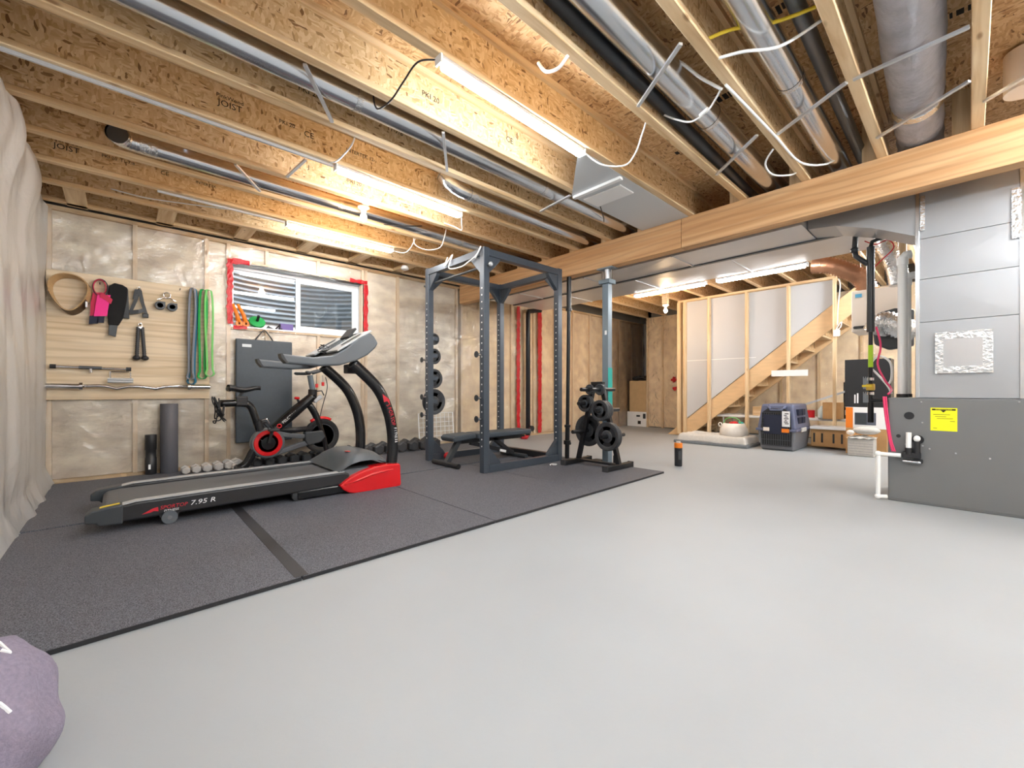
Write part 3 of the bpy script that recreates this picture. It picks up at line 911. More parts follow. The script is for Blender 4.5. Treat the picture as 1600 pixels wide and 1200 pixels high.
text('lettering', 'PELOTON', .042, M['white'], mt_, (1.43, YB-.060, .585), R45, sx=1.0)
rg = MB().lathe([(.016,0),(.026,0),(.026,.003),(.016,.003),(.016,0)], (1.325, YB-.058, .490), 'Y', 18).build('red_emblem', M['red'], mt_)
# crank cover
MB().lathe([(.078,-.048),(.098,-.048),(.098,-.044),(.078,-.044),(.078,-.048)], (1.218, YB, .305), 'Y', 36).build('grey_ring', M['silver_plastic'], K, auto=40)
cv = MB().lathe([(0,-.045),(.155,-.045),(.17,-.03),(.17,.03),(.155,.045),(0,.045)], (1.218, YB, .305), 'Y', 36).build('crank_cover', M['grey_plastic'], K, auto=40)
MB().lathe([(.100,-.05),(.138,-.052),(.144,-.044),(.100,-.044),(.100,-.05)], (1.218, YB, .305), 'Y', 36).build('red_ring', M['red'], cv, auto=40)
MB().lathe([(0,-.055),(.070,-.055),(.076,-.044),(0,-.044)], (1.218, YB, .305), 'Y', 30).build('chainring', M['black_gloss'], cv, auto=40)
for sgn, ex, ez in ((-1, .03, .15), (1, -.03, -.15)):
    ca = MB().bar((1.218, YB+sgn*.075, .305), (1.218+ex, YB+sgn*.085, .305+ez), .02, .032).build('crank_arm', M['black'], K, bevel=.006)
    MB().cbox((1.218+ex, YB+sgn*.14, .305+ez), (.10, .09, .03)).build('pedal', M['black'], ca, bevel=.008)
    MB().tube([(1.218+ex-.04, YB+sgn*.10, .305+ez+.015), (1.218+ex-.10, YB+sgn*.13, .305+ez+.08), (1.218+ex-.08, YB+sgn*.17, .305+ez+.09), (1.218+ex-.02, YB+sgn*.17, .305+ez+.03)], .006, 6).build('toe_strap', M['black'], ca)
# chain guard arms
MB().prism([(1.30,.435),(1.46,.395),(1.60,.375),(1.68,.40),(1.68,.345),(1.56,.325),(1.42,.35),(1.33,.37)], 'Y', YB-.035, YB+.035).build('upper_guard', M['grey_plastic'], K, bevel=.01)
MB().prism([(1.25,.145),(1.45,.195),(1.64,.245),(1.70,.30),(1.62,.30),(1.44,.25),(1.33,.215)], 'Y', YB-.035, YB+.035).build('lower_guard', M['grey_plastic'], K, bevel=.01)
MB().tube([P(1.30,.44),P(1.50,.43),P(1.70,.44)], .032, 10).build('lower_tube', M['black'], K, smooth=True)
MB().prism([(1.60,.40),(1.80,.41),(1.83,.33),(1.78,.27),(1.64,.24),(1.60,.30)], 'Y', YB-.05, YB+.05).build('drive_housing', M['char'], K, bevel=.012)
fw = MB().lathe([(0,-.02),(.14,-.02),(.165,-.024),(.20,-.024),(.204,-.018),(.204,.018),(.20,.024),(.165,.024),(.14,.02),(0,.02)], (1.80, YB, .345), 'Y', 40).build('flywheel', M['black_gloss'], K, auto=35)
for r in (.10, .135):
    MB().lathe([(r,-.026),(r+.006,-.026),(r+.006,-.019),(r,-.019),(r,-.026)], (1.80, YB, .345), 'Y', 36).build('flywheel_ring', M['char'], fw)
MB().tube(arc(1.80, .345, .212, 60, 125, 8, lambda a, b: P(a, b)), .022, 8).build('brake_pad', M['red'], K, smooth=True)
# seat post and saddle
MB().tube(spline([P(1.17,.36),P(1.125,.50),P(1.085,.64),P(1.045,.725),P(.97,.752),P(.78,.752)], 5), .038, 12).build('seat_post', M['black_gloss'], K, smooth=True)
MB().tube([P(1.155,.42),P(1.125,.56)], .045, 14).build('post_collar', M['black'], K, auto=40)
MB().cbox(P(.97,.775), (.11,.075,.10)).build('seat_clamp', M['black'], K, bevel=.01)
MB().tube([P(1.15,.56,-.05),P(1.20,.575,-.06),P(1.235,.50,-.06)], .008, 8).build('adjust_lever', M['chrome'], K, smooth=True)
def saddle(u, v):
    x = .85 + .30*u; wd = .085*(1-u)**.6+.022 + .0
    a = 2*PI*v
    zz = .905 + .012*math.cos(u*7)
    return (x, YB + wd*math.cos(a), zz + (.036 if math.sin(a) > 0 else .034)*math.sin(a)*(1-.35*u))
sdl = MB().grid(saddle, 14, 16)
sdl.sphere(P(.856,.905), .07, 12, 8, (.35,1.5,.42))
sdl.build('saddle', M['black'], K, smooth=True)
MB().bar(P(.95,.82), P(.99,.89), .05, .02).build('saddle_rail', M['black'], K)
# head, stem and bars
MB().tube([P(1.695,.80),P(1.70,.90)], .05, 14).build('head_collar', M['black'], K, auto=40)
MB().tube([P(1.70,.88),P(1.668,1.07)], .032, 14, sx=1.0).build('stem', M['slate'], K, auto=60)
MB().tube(spline([P(1.60,1.09,-.22),P(1.57,1.095,-.21),P(1.60,1.09,-.12),P(1.66,1.09,0),P(1.60,1.09,.12),P(1.57,1.095,.21),P(1.60,1.09,.22)], 5), .018, 10).build('handlebar', M['char'], K, smooth=True)
MB().tube(spline([P(1.66,1.09,-.1),P(1.72,1.11,-.11),P(1.80,1.135,-.09)], 5), .017, 10).build('handlebar', M['char'], K, smooth=True)
MB().tube(spline([P(1.66,1.09,.1),P(1.72,1.11,.11),P(1.80,1.135,.09)], 5), .017, 10).build('handlebar', M['char'], K, smooth=True)
MB().tube([P(1.73,.88,-.03),P(1.79,.885,-.04),P(1.815,.83,-.04)], .007, 8).build('adjust_lever', M['black'], K, smooth=True)
MB().cbox(P(1.75,.79,-.01), (.11,.05,.05), Matrix.Rotation(math.radians(-38),3,'Y')).build('bottle_holder', M['silver_plastic'], K, bevel=.01)
kn = MB().tube([P(1.56,.72),P(1.53,.79)], .014, 10).build('knob_stem', M['black'], K)
MB().lathe([(0,0),(.028,.003),(.03,.02),(.024,.028),(0,.03)], P(1.525,.785), 'Z', 14).build('red_knob', M['red'], kn, smooth=True)
for dx, hz in ((0, .11), (.07, .09)):
    tg = MB().tube([P(1.70+dx,1.07,-.12),P(1.705+dx,1.07-hz,-.12)], .002, 6).build('clip_cord', M['black'], K)
    MB().cbox(P(1.706+dx,1.055-hz,-.12), (.03,.018,.045)).build('red_clip', M['red'], tg, bevel=.005)
MB().tube(spline([P(1.83,1.05,-.05),P(1.85,.92,-.05),P(1.80,.72,-.05),P(1.77,.58,-.04)], 6), .005, 6).build('power_cord', M['black'], K, smooth=True)
rr = random.Random(11)
pts = [(.76+rr.uniform(-.05,.06), YB-.06+rr.uniform(-.06,.06), .70+rr.uniform(-.14,.13)) for _ in range(26)] 
tag(MB().tube(spline(pts, 5), .006, 6).build('cable_bundle', M['black'], None, smooth=True), 'tangled black cable bundle hung on the bike seat post', 'cable')

# ---- power rack
RK = thing('power_rack', (3.42, 4.03, MT), 'dark grey steel power rack with four drilled posts', 'power rack')
RX0, RX1, RY0, RY1, RT = 2.80, 3.977, 3.45, 4.535, 2.40
S = .075
posts = {}
for nm_, x, y in (('a', RX0, RY0), ('b', RX0, RY1), ('c', RX1, RY0), ('d', RX1, RY1)):
    p = MB().box(x, x+S, y, y+S, MT, RT).build('post', M['rack'], RK, bevel=.005)
    posts[nm_] = p
    hl = MB()
    for k in range(24):
        z = .30 + .0725*k
        hl.cyl((x-.0012, y+S/2, z), (x+.002, y+S/2, z), .0085, n=8)
    hl.build('adjustment_holes', M['white'], p)  # white discs stand in for the brightness showing through the holes
t = S
MB().box(RX0+S, RX1, RY0, RY0+S, RT-S-.01, RT-.01).build('top_rail', M['rack'], RK, bevel=.004)
MB().box(RX0+S, RX1, RY1, RY1+S, RT-S-.01, RT-.01).build('top_rail', M['rack'], RK, bevel=.004)
MB().box(RX0, RX0+S, RY0+S, RY1, RT-S-.01, RT-.01).build('top_rail', M['rack'], RK, bevel=.004)
MB().box(RX1, RX1+S, RY0+S, RY1, RT-S-.01, RT-.01).build('top_rail', M['rack'], RK, bevel=.004)
MB().box(RX0+S, RX1, RY0, RY0+S, MT, MT+.08).build('base_rail', M['rack'], RK, bevel=.004)
MB().box(RX0+S, RX1, RY1, RY1+S, MT, MT+.08).build('base_rail', M['rack'], RK, bevel=.004)
MB().box(RX1, RX1+S, RY0+S, RY1, MT, MT+.08).build('base_rail', M['black'], RK, bevel=.004)
def gus_x(x0, dx, y, z0, dz):   # triangular plate in the XZ plane
    g = .17
    MB().prism([(x0, z0), (x0+dx*g, z0), (x0+dx*g*.92, z0+dz*.03), (x0, z0+dz*g*1.1)], 'Y', y, y+.05).build('gusset', M['rack'], RK, bevel=.003)
def gus_y(y0, dy, x, z0, dz):
    g = .17
    MB().prism([(y0, z0), (y0+dy*g, z0), (y0+dy*g*.92, z0+dz*.03), (y0, z0+dz*g*1.1)], 'X', x, x+.05).build('gusset', M['rack'], RK, bevel=.003)
zt = RT-S-.01
for y in (RY0+.012, RY1+.012):
    gus_x(RX0+S, 1, y, zt, -1); gus_x(RX1, -1, y, zt, -1)
    gus_x(RX0+S, 1, y, MT+.08, 1); gus_x(RX1, -1, y, MT+.08, 1)
for x in (RX0+.012, RX1+.012):
    gus_y(RY0+S, 1, x, zt, -1); gus_y(RY1, -1, x, zt, -1)
pb = MB().cyl((RX0+.05, RY0-.03, 2.21), (RX0+.05, RY1+S+.09, 2.21), .014, n=12).build('pull_up_bar', M['char'], RK, auto=40)
MB().sphere((RX0+.05, RY0-.05, 2.21), .024, 12, 8).build('bar_knob', M['silver_plastic'], pb, smooth=True)
for y in (RY0+.037, RY1+.037):
    for z in (1.265, .81, .59):
        pg = MB().cyl((RX0-.07, y, z), (RX0+.005, y, z), .013, n=10).build('band_peg', M['chrome'], RK, auto=40)
        MB().lathe([(.010,0),(.034,.0),(.034,.006),(.010,.006),(.010,0)], (RX0-.075, y, z), 'X', 18).build('peg_ring', M['char'], pg, auto=40)
# white cord looped over the rack
tag(MB().tube(spline([(RX0-.01,4.10,2.43),(RX0-.02,4.15,2.33),(RX0+.0,4.02,2.44),(RX0-.03,4.05,2.29),(RX0-.015,3.85,2.26),(RX0-.02,3.70,2.28),(RX0-.012,3.56,2.33),(RX0-.012,3.49,2.40),(RX0-.03,3.52,2.33),(RX0-.012,3.58,2.30)], 6), .008, 7).build('extension_cord', M['white'], None, smooth=True), 'white extension cord looped over the rack top', 'cord')
# storage arm and plates behind post b
def plate(c, r, th, axis, nm_='weight_plate', spokes=True):
    R = empty(nm_, c)
    if spokes:
        MB().lathe([(r*.70,-th*.3),(r*.76,-th*.5),(r*.96,-th*.5),(r,-th*.25),(r,th*.25),(r*.96,th*.5),(r*.76,th*.5),(r*.70,th*.3),(r*.70,-th*.3)], (0,0,0), axis, 36).build('rim', M['black_rubber'], R, auto=40, local=True)
        MB().lathe([(.026,-th*.42),(r*.40,-th*.42),(r*.44,-th*.3),(r*.44,th*.3),(r*.40,th*.42),(.026,th*.42),(.026,-th*.42)], (0,0,0), axis, 28).build('centre', M['black_rubber'], R, auto=40, local=True)
        for k in range(3):
            a = 2*PI*k/3 + .5
            b = MB(); n = 8; vs = []
            for s_ in (-.5, .5):
                for q in range(n+1):
                    t = a + 1.15*(q/n-.5); vs.append((r*.73*math.cos(t), s_*th*.62, r*.73*math.sin(t)))
                for q in range(n, -1, -1):
                    t = a + 1.0*(q/n-.5); vs.append((r*.41*math.cos(t), s_*th*.62, r*.41*math.sin(t)))
            m = 2*(n+1)
            if axis == 'X': vs = [(y, x, z) for (x, y, z) in vs]
            b.add(vs, [tuple(range(m)), tuple(reversed(range(m, 2*m)))] + [(k2, (k2+1) % m, m+(k2+1) % m, m+k2) for k2 in range(m)])
            b.build('spoke', M['black'], R, local=True)
    else:
        MB().lathe([(.028,-th*.5),(r*.5,-th*.5),(r*.6,-th*.3),(r*.85,-th*.5),(r,-th*.3),(r,th*.3),(r*.85,th*.5),(r*.6,th*.3),(r*.5,th*.5),(.028,th*.5),(.028,-th*.5)], (0,0,0), axis, 28).build('disc', M['black_rubber'], R, auto=30, local=True)
    MB().lathe([(.024,-th*.56),(.042,-th*.56),(.042,th*.56),(.024,th*.56),(.024,-th*.56)], (0,0,0), axis, 18).build('hub', M['char'], R, auto=40, local=True)
    return R
PXR = 2.955
for z, r, th, lab in ((.745,.165,.04,'large black weight plate, lowest of four stored on rear rack post'), (1.04,.125,.035,'black weight plate, second from bottom on rear rack post'), (1.325,.10,.03,'black weight plate, third from bottom on rear rack post'), (1.545,.076,.03,'small black weight plate, topmost of four on rear rack post')):
    st_ = MB().box(RX0+.03, PXR+.03, RY1+S, RY1+S+.012, z-.025, z+.025).build('storage_bracket', M['rack'], RK, bevel=.003)
    MB().cyl((PXR, RY1+S+.01, z), (PXR, RY1+S+.15, z), .022, n=12).build('storage_peg', M['char'], st_, auto=40)
    tag(plate((PXR, RY1+S+.045, z), r, th, 'Y'), lab, 'weight plate', 'plates stored on the rack')

# ---- bench
BN = thing('weight_bench', (3.4, 4.08, MT), 'black adjustable weight bench standing inside the rack', 'bench')
by0, by1 = 3.95, 4.22
MB().box(3.12, 4.02, by0, by1, .315, .38).build('back_pad', M['vinyl'], BN, bevel=.018, seg=3)
MB().prism([(2.78,.30),(3.09,.325),(3.09,.385),(2.80,.375),(2.76,.35)], 'Y', by0+.0, by1-.0).build('seat_pad', M['vinyl'], BN, bevel=.018, seg=3)
MB().box(2.90, 3.95, 4.06, 4.11, .26, .315).build('spine', M['black'], BN, bevel=.004)
MB().bar((2.93, 4.085, .30), (2.76, 4.085, .05), .06, .06, (1,0,0)).build('front_leg', M['char'], BN, bevel=.004)
ft = MB().cyl((2.75, 3.83, .05), (2.75, 4.34, .05), .028, n=12).build('front_foot', M['black'], BN, auto=40)
MB().bar((3.45, 4.085, .30), (3.80, 4.085, .06), .05, .05).build('rear_leg', M['black'], BN, bevel=.004)
MB().bar((3.10, 4.085, .26), (3.80, 4.085, .08), .04, .05).build('brace', M['black'], BN, bevel=.004)
MB().cyl((3.82, 3.85, .05), (3.82, 4.32, .05), .028, n=12).build('rear_foot', M['char'], BN, auto=40)
MB().cbox((3.58, 4.03, .125), (.10, .012, .03), Matrix.Rotation(math.radians(14),3,'Y')).build('white_sticker', M['white'], BN)
MB().lathe([(0,-.03),(.02,-.03),(.02,-.01),(.008,-.008),(.008,.0),(0,0)], (3.90, 3.99, .315), 'Z', 12).build('adjust_knob', M['black'], BN)
tag(MB().sphere((3.02, 4.44, .07), .05, 12, 8).build('massage_ball', M['red_matte'], None, smooth=True), 'small faded red ball on mat behind the bench', 'ball')

# ---- plate tree
PT = thing('plate_tree', (4.05, 2.93, MT), 'black A-frame weight plate tree on the mat edge', 'plate tree')
for y in (2.64, 3.22):
    f_ = MB().box(3.80, 4.30, y-.03, y+.03, MT, .075).build('foot', M['steel_black'], PT, bevel=.006)
    for x in (3.80, 4.30):
        MB().box(x-.008, x+.008, y-.034, y+.034, MT, .079).build('foot_cap', M['black_rubber'], f_)
MB().box(4.03, 4.09, 2.64, 3.22, .05, .075).build('cross_bar', M['steel_black'], PT, bevel=.004)
L1 = MB().bar((4.06, 3.20, .07), (4.06, 2.97, .98), .05, .05, (1,0,0)).build('leg', M['steel_black'], PT, bevel=.005)
L2 = MB().bar((4.06, 2.64, .07), (4.06, 2.87, .98), .05, .05, (1,0,0)).build('leg', M['steel_black'], PT, bevel=.005)
MB().box(4.03, 4.09, 2.84, 3.0, .94, .99).build('top_joint', M['steel_black'], PT, bevel=.005)
def legy(z, s): return (3.20-.23*(z-.07)/.91) if s > 0 else (2.64+.23*(z-.07)/.91)
pegs = []
for (s, z) in ((1,.41),(1,.74),(-1,.38),(-1,.665),(-1,.90),(1,.90)):
    y = legy(z, s)
    pegs.append(MB().cyl((3.84, y, z), (4.28, y, z), .022, n=12).build('peg', M['steel_black'], PT, auto=40))
def pl(x, s, z, r, th, lab, sp=True):
    tag(plate((x, legy(z, s), z), r, th, 'X', 'weight_plate', sp), lab, 'weight plate', 'plates on the plate tree')
pl(4.135, 1, .41, .19, .035, 'large spoked black weight plate behind the left leg of plate tree')
pl(4.00, -1, .38, .155, .035, 'black weight plate on lower right tree peg, nearest the leg')
pl(3.955, -1, .38, .160, .035, 'large black weight plate on lower right tree peg, outermost')
pl(4.00, -1, .665, .115, .035, 'medium black weight plate on middle right tree peg, nearest the leg')
pl(3.96, -1, .665, .115, .035, 'medium black weight plate on middle right tree peg, in the middle')
pl(3.92, -1, .665, .118, .035, 'medium black weight plate on middle right tree peg, outermost')
pl(4.00, 1, .74, .10, .03, 'small black weight plate on upper left tree peg, nearest the leg')
pl(3.965, 1, .74, .10, .03, 'small black weight plate on upper left tree peg, outermost')
pl(4.00, -1, .90, .065, .025, 'smallest black weight plate on top right tree peg', False)
pl(4.00, 1, .90, .06, .025, 'smallest black weight plate on top left tree peg', False)
tag(MB().tube(spline([(3.70,3.30,MT+.006),(3.73,3.27,MT+.006),(3.77,3.30,MT+.006),(3.74,3.34,MT+.006),(3.69,3.33,MT+.006),(3.66,3.29,MT+.006)], 5), .004, 6).build('carabiner', M['white'], None, smooth=True), 'white clip lying on mat between rack and plate tree', 'clip')
tag(MB().lathe([(0,0),(.035,0),(.035,.10),(.03,.105),(0,.105)], (4.40, 2.90, .0), 'Z', 16).build('black_tin', M['black'], None, auto=40), 'small black cylinder on floor behind the plate tree', 'container')
tag(MB().box(4.32, 4.42, 3.08, 3.20, 0, .035).build('black_block', M['black_rubber'], None, bevel=.006), 'low black block on floor behind the plate tree', 'block')

# ---- barbell standing upright against the beam
BB = thing('barbell', (4.215, 3.50, 0), 'black barbell standing upright between rack and steel post', 'barbell')
MB().cyl((4.215,3.50,.45), (4.205,3.47,1.9), .024, n=12).build('shaft', M['steel_black'], BB, auto=40)
MB().cyl((4.218,3.51,.005), (4.215,3.50,.42), .030, n=14).build('sleeve', M['steel_black'], BB, auto=40)
MB().cyl((4.205,3.47,1.93), (4.203,3.465,2.33), .030, n=14).build('sleeve', M['steel_black'], BB, auto=40)
MB().cyl((4.215,3.50,.42), (4.215,3.50,.45), .04, n=16).build('collar', M['steel_black'], BB, auto=40)
MB().cyl((4.205,3.47,1.90), (4.205,3.47,1.93), .04, n=16).build('collar', M['steel_black'], BB, auto=40)
MB().lathe([(.026,0),(.045,0),(.045,.05),(.026,.05),(.026,0)], (4.216, 3.507, .20), 'Z', 16).build('clamp_collar', M['black'], BB, auto=40)
MB().lathe([(0,0),(.018,0),(.018,.05),(0,.05)], (4.216, 3.455, .215), 'Y', 12).build('clamp_knob', M['black'], BB, auto=40)

# ---- dumbbells along the window wall
def dumbbell(r, L, mat, mat2):
    D_ = empty('dumbbell', (0,0,0))
    for s in (-1, 1):
        y0 = s*L*.5
        MB().rings([((0,y0-s*L*.02,0), r*.72), ((0,y0-s*L*.06,0), r), ((0,y0-s*L*.28,0), r), ((0,y0-s*L*.33,0), r*.72)], 6, True, PI/6).build('head', mat, D_, local=True, bevel=.004)
    MB().cyl((0,-L*.2,0), (0,L*.2,0), r*.28, n=10).build('handle', mat2, D_, local=True, auto=40)
    return D_
pal = plain('pale_vinyl', hexc(186,182,178), .55, 0, .06, 30)
gx = [.515,.605,.70,.80,.90,.985]
for k, x in enumerate(gx):
    r = .040 + .003*k
    d = dumbbell(r, .18+.006*k, pal, M['chrome'])
    d.location = (x, 5.62+.006*k, MT + r*.87)
    tag(d, 'small pale grey dumbbell on floor, %s from the tall foam roller' % ORD[k], 'dumbbell', 'pale dumbbells along the wall')
d = dumbbell(.038, .17, pal, M['chrome']); d.location = (.99, 5.46, MT+.034); d.rotation_euler = (0,0,1.2)
tag(d, 'small pale grey dumbbell lying sideways in front of the pale row', 'dumbbell', 'pale dumbbells along the wall')
x = 1.10
for k in range(16):
    r = .055 + .0022*k
    d = dumbbell(r, .24+.008*k, M['black_rubber'], M['chrome'])
    x += r
    d.location = (x, 5.58, MT + r*.87)
    x += r + .012
    tag(d, 'black hex dumbbell on floor along wall, %s from the pale ones' % ORD[k], 'dumbbell', 'black hex dumbbells along the wall')

# ---- foam rollers
FR = MB().lathe([(0,0),(.074,0),(.076,.003),(.076,.727),(.074,.73),(0,.73)], (.395, 5.785, MT), 'Z', 32).build('foam_roller', plain('foam', hexc(92,92,98), .6, 0, .12, 200), None, auto=40)
tag(FR, 'tall dark grey foam roller standing against the wall', 'foam roller')
SR = thing('foam_roller', (.247, 5.80, MT), 'short black foam roller standing left of the tall one', 'foam roller')
MB().lathe([(0,0),(.046,0),(.048,.004),(.048,.17),(.044,.175),(.044,.25),(.048,.255),(.048,.405),(.046,.41),(0,.41)], (.247, 5.80, MT), 'Z', 26).build('body', M['black'], SR, auto=40)
MB().cbox((.235, 5.7525, .10), (.018,.002,.05)).build('label', M['white'], SR)

# ---- wall hung exercise mat
HM = thing('hanging_mat', (1.31, 5.86, .28), 'dark grey padded exercise mat hanging under the window', 'exercise mat')
MB().box(1.005, 1.615, 5.835, 5.88, .27, 1.50).build('panel', M['vinyl'], HM, bevel=.012)
MB().tube(spline([(1.21,5.86,1.50),(1.25,5.855,1.56),(1.305,5.855,1.62),(1.36,5.855,1.56),(1.40,5.86,1.50)], 5), .008, 6).build('strap', M['black'], HM)
lb = MB().box(1.07, 1.165, 5.833, 5.8352, 1.405, 1.44).build('logo_label', M['silver_plastic'], HM)
tag(MB().cyl((1.305, 5.84, 1.60), (1.305, YW-.01, 1.60), .005, n=8).build('nail', M['steel_black'], None), 'nail holding the hanging mat strap', 'nail')

# ---- plywood board and what hangs on it
PB_ = MB().box(-.497, .755, YW-.042, YW-.028, .80, 2.03).build('plywood_board', M['plywood'], None, bevel=.002)
tag(PB_, 'pale plywood board screwed to the window wall', 'board')
PF = YW-.045
def hook(x, z, lab):
    tag(MB().tube([(x,PF+.004,z),(x,PF-.03,z),(x,PF-.038,z+.012)], .004, 6).build('hook', M['steel_black'], None), lab, 'hook', 'hooks on the plywood board')
hook(-.335, 1.975, 'small hook holding the leather belt'); hook(-.135, 1.94, 'small hook holding the pink straps'); hook(.0, 1.93, 'small hook holding the black sleeve')
hook(.155, 1.93, 'small hook holding the black ankle strap'); hook(.165, 1.57, 'small hook holding the tricep rope'); hook(.49, 1.985, 'small empty hook between clamps and bands')
hook(.61, 1.985, 'small hook holding the blue band'); hook(.71, 1.99, 'small hook holding the green bands')
def ribbon(name, path, wdt, axis_w, mat, parent, th=.004):
    # flat strap following path; width along axis_w
    b = MB(); A = Vector(axis_w).normalized()*wdt/2
    ps = [Vector(p) for p in path]; vs = []
    for i, p in enumerate(ps):
        t = (ps[min(i+1,len(ps)-1)]-ps[max(i-1,0)]).normalized()
        n = t.cross(A).normalized()*th/2
        vs += [p-A-n, p+A-n, p+A+n, p-A+n]
    fs = [(0,1,2,3), tuple(reversed([4*(len(ps)-1)+k for k in range(4)]))]
    for i in range(len(ps)-1):
        for k in range(4):
            fs.append((4*i+k, 4*i+(k+1) % 4, 4*i+4+(k+1) % 4, 4*i+4+k))
    return b.add(vs, fs).build(name, mat, parent)
# lifting belt: oval hoop of leather
LB = thing('lifting_belt', (-.335, PF-.05, 1.62), 'tan leather lifting belt hanging in a loop', 'belt')
loop = [(-.335+.125*math.cos(a)+.02*math.sin(2*a), PF-.055, 1.805+.172*math.sin(a)) for a in [2*PI*k/36 for k in range(37)]]
ribbon('strap', loop, .088, (.25,1,-.3), M['leather'], LB, .010)
loop2 = [(-.335+.132*math.cos(a)+.02*math.sin(2*a), PF-.055, 1.805+.180*math.sin(a)) for a in [PI*.95+PI*.95*k/20 for k in range(21)]]
ribbon('outer_layer', loop2, .092, (.25,1,-.3), M['leather_d'], LB, .004)
MB().cbox((-.225, PF-.055, 1.715), (.02,.09,.06)).build('buckle', M['chrome'], LB, bevel=.004)
# pink and red wrist straps
PS = thing('lifting_straps', (-.135, PF-.03, 1.55), 'bright pink and crimson lifting straps on the board', 'straps')
cr = [(-.135+.045*math.cos(a), PF-.03+.004*math.sin(3*a), 1.905+.075*math.sin(a)) for a in [2*PI*k/24 for k in range(25)]]
ribbon('loop', cr, .04, (0,1,0), M['crimson'], PS, .006)
cr = [(-.130+.055*math.cos(a), PF-.028, 1.90+.085*math.sin(a)) for a in [2*PI*k/24 for k in range(25)]]
ribbon('loop', cr, .035, (0,1,0), M['navy'], PS, .006)
ribbon('tail', [(-.15,PF-.04,1.85),(-.165,PF-.035,1.75),(-.17,PF-.035,1.60)], .07, (1,0,.2), M['crimson'], PS)
ribbon('tail', [(-.105,PF-.05,1.83),(-.115,PF-.05,1.75),(-.13,PF-.048,1.62)], .095, (1,0,.15), M['pink'], PS)
ribbon('tail', [(-.13,PF-.055,1.83),(-.08,PF-.055,1.80),(-.05,PF-.055,1.77)], .05, (.3,0,1), M['crimson'], PS)
ribbon('cuff', [(-.175,PF-.04,1.62),(-.18,PF-.04,1.54)], .065, (1,0,.2), M['navy'], PS, .008)
ribbon('cuff', [(-.125,PF-.04,1.62),(-.13,PF-.04,1.555)], .05, (1,0,.1), M['navy'], PS, .008)
# black velvet sleeve
VS = thing('knee_sleeve', (-.02, PF-.03, 1.42), 'black velvet knee sleeve hanging on the board', 'sleeve')
MB().prism([(-.070,1.93),(-.03,1.965),(.03,1.955),(.068,1.93),(.065,1.83),(.035,1.62),(-.0,1.54),(-.075,1.54),(-.08,1.70)], 'Y', PF-.045, PF-.02).build('body', M['velvet'], VS, bevel=.008)
MB().prism([(.03,1.93),(.072,1.92),(.082,1.62),(.03,1.625)], 'Y', PF-.03, PF-.012).build('flap', M['black'], VS, bevel=.004)
MB().prism([(-.07,1.545),(-.005,1.545),(-.02,1.425),(-.075,1.44)], 'Y', PF-.04, PF-.026).build('cuff', M['char'], VS, bevel=.004)
# ankle strap / harness
HS = thing('ankle_strap', (.155, PF-.03, 1.66), 'black triangular cable strap hanging on the board', 'strap')
ribbon('band', [(.155,PF-.03,1.93),(.125,PF-.03,1.80),(.085,PF-.03,1.68)], .035, (1,0,.4), M['black'], HS, .01)
ribbon('band', [(.160,PF-.035,1.93),(.18,PF-.035,1.80),(.215,PF-.035,1.66)], .035, (1,0,-.4), M['black'], HS, .01)
ribbon('band', [(.085,PF-.04,1.685),(.15,PF-.045,1.70),(.19,PF-.04,1.72)], .04, (0,0,1), M['black'], HS, .008)
ribbon('band', [(.14,PF-.028,1.93),(.125,PF-.03,1.83)], .04, (1,0,.2), M['black_rubber'], HS, .012)
MB().tube([(.155+.015*math.cos(a), PF-.03, 1.94+.015*math.sin(a)) for a in [2*PI*k/12 for k in range(13)]], .004, 6).build('ring', M['chrome'], HS)
MB().cbox((.205,PF-.04,1.665), (.05,.02,.045)).build('clip', M['black'], HS, bevel=.006)
# collars
def clampc(x, z, mt, lab):
    c = MB().lathe([(.026,-.02),(.044,-.02),(.044,.02),(.026,.02),(.026,-.02)], (x, PF-.025, z), 'Y', 20)
    o = c.build('collar_ring', M[mt], None, auto=40)
    r = thing('bar_collar', (x, PF-.025, z-.045), lab, 'collar', 'bar collars on the board')
    o.parent = r; o.location = o.location - Vector(r.location)
    MB().cbox((x+.028, PF-.025, z+.03), (.03,.03,.025)).build('latch', M[mt], r, bevel=.004)
    return r
clampc(.323, 1.79, 'char', 'black bar collar, left of the lower pair'); clampc(.424, 1.785, 'char', 'black bar collar, right of the lower pair')
SC = thing('spring_collar', (.38, PF-.025, 1.86), 'chrome spring collar with two handles above the black collars', 'collar')
MB().tube([(.38+.03*math.cos(a), PF-.02-.004*a/6.28, 1.905+.03*math.sin(a)) for a in [2*PI*k/16 for k in range(40)]], .005, 6).build('coil', M['chrome'], SC, smooth=True)
MB().tube([(.36,PF-.025,1.885),(.33,PF-.03,1.862),(.30,PF-.03,1.85)], .006, 6).build('handle', M['chrome'], SC)
MB().tube([(.40,PF-.025,1.885),(.43,PF-.03,1.862),(.455,PF-.03,1.85)], .006, 6).build('handle', M['chrome'], SC)
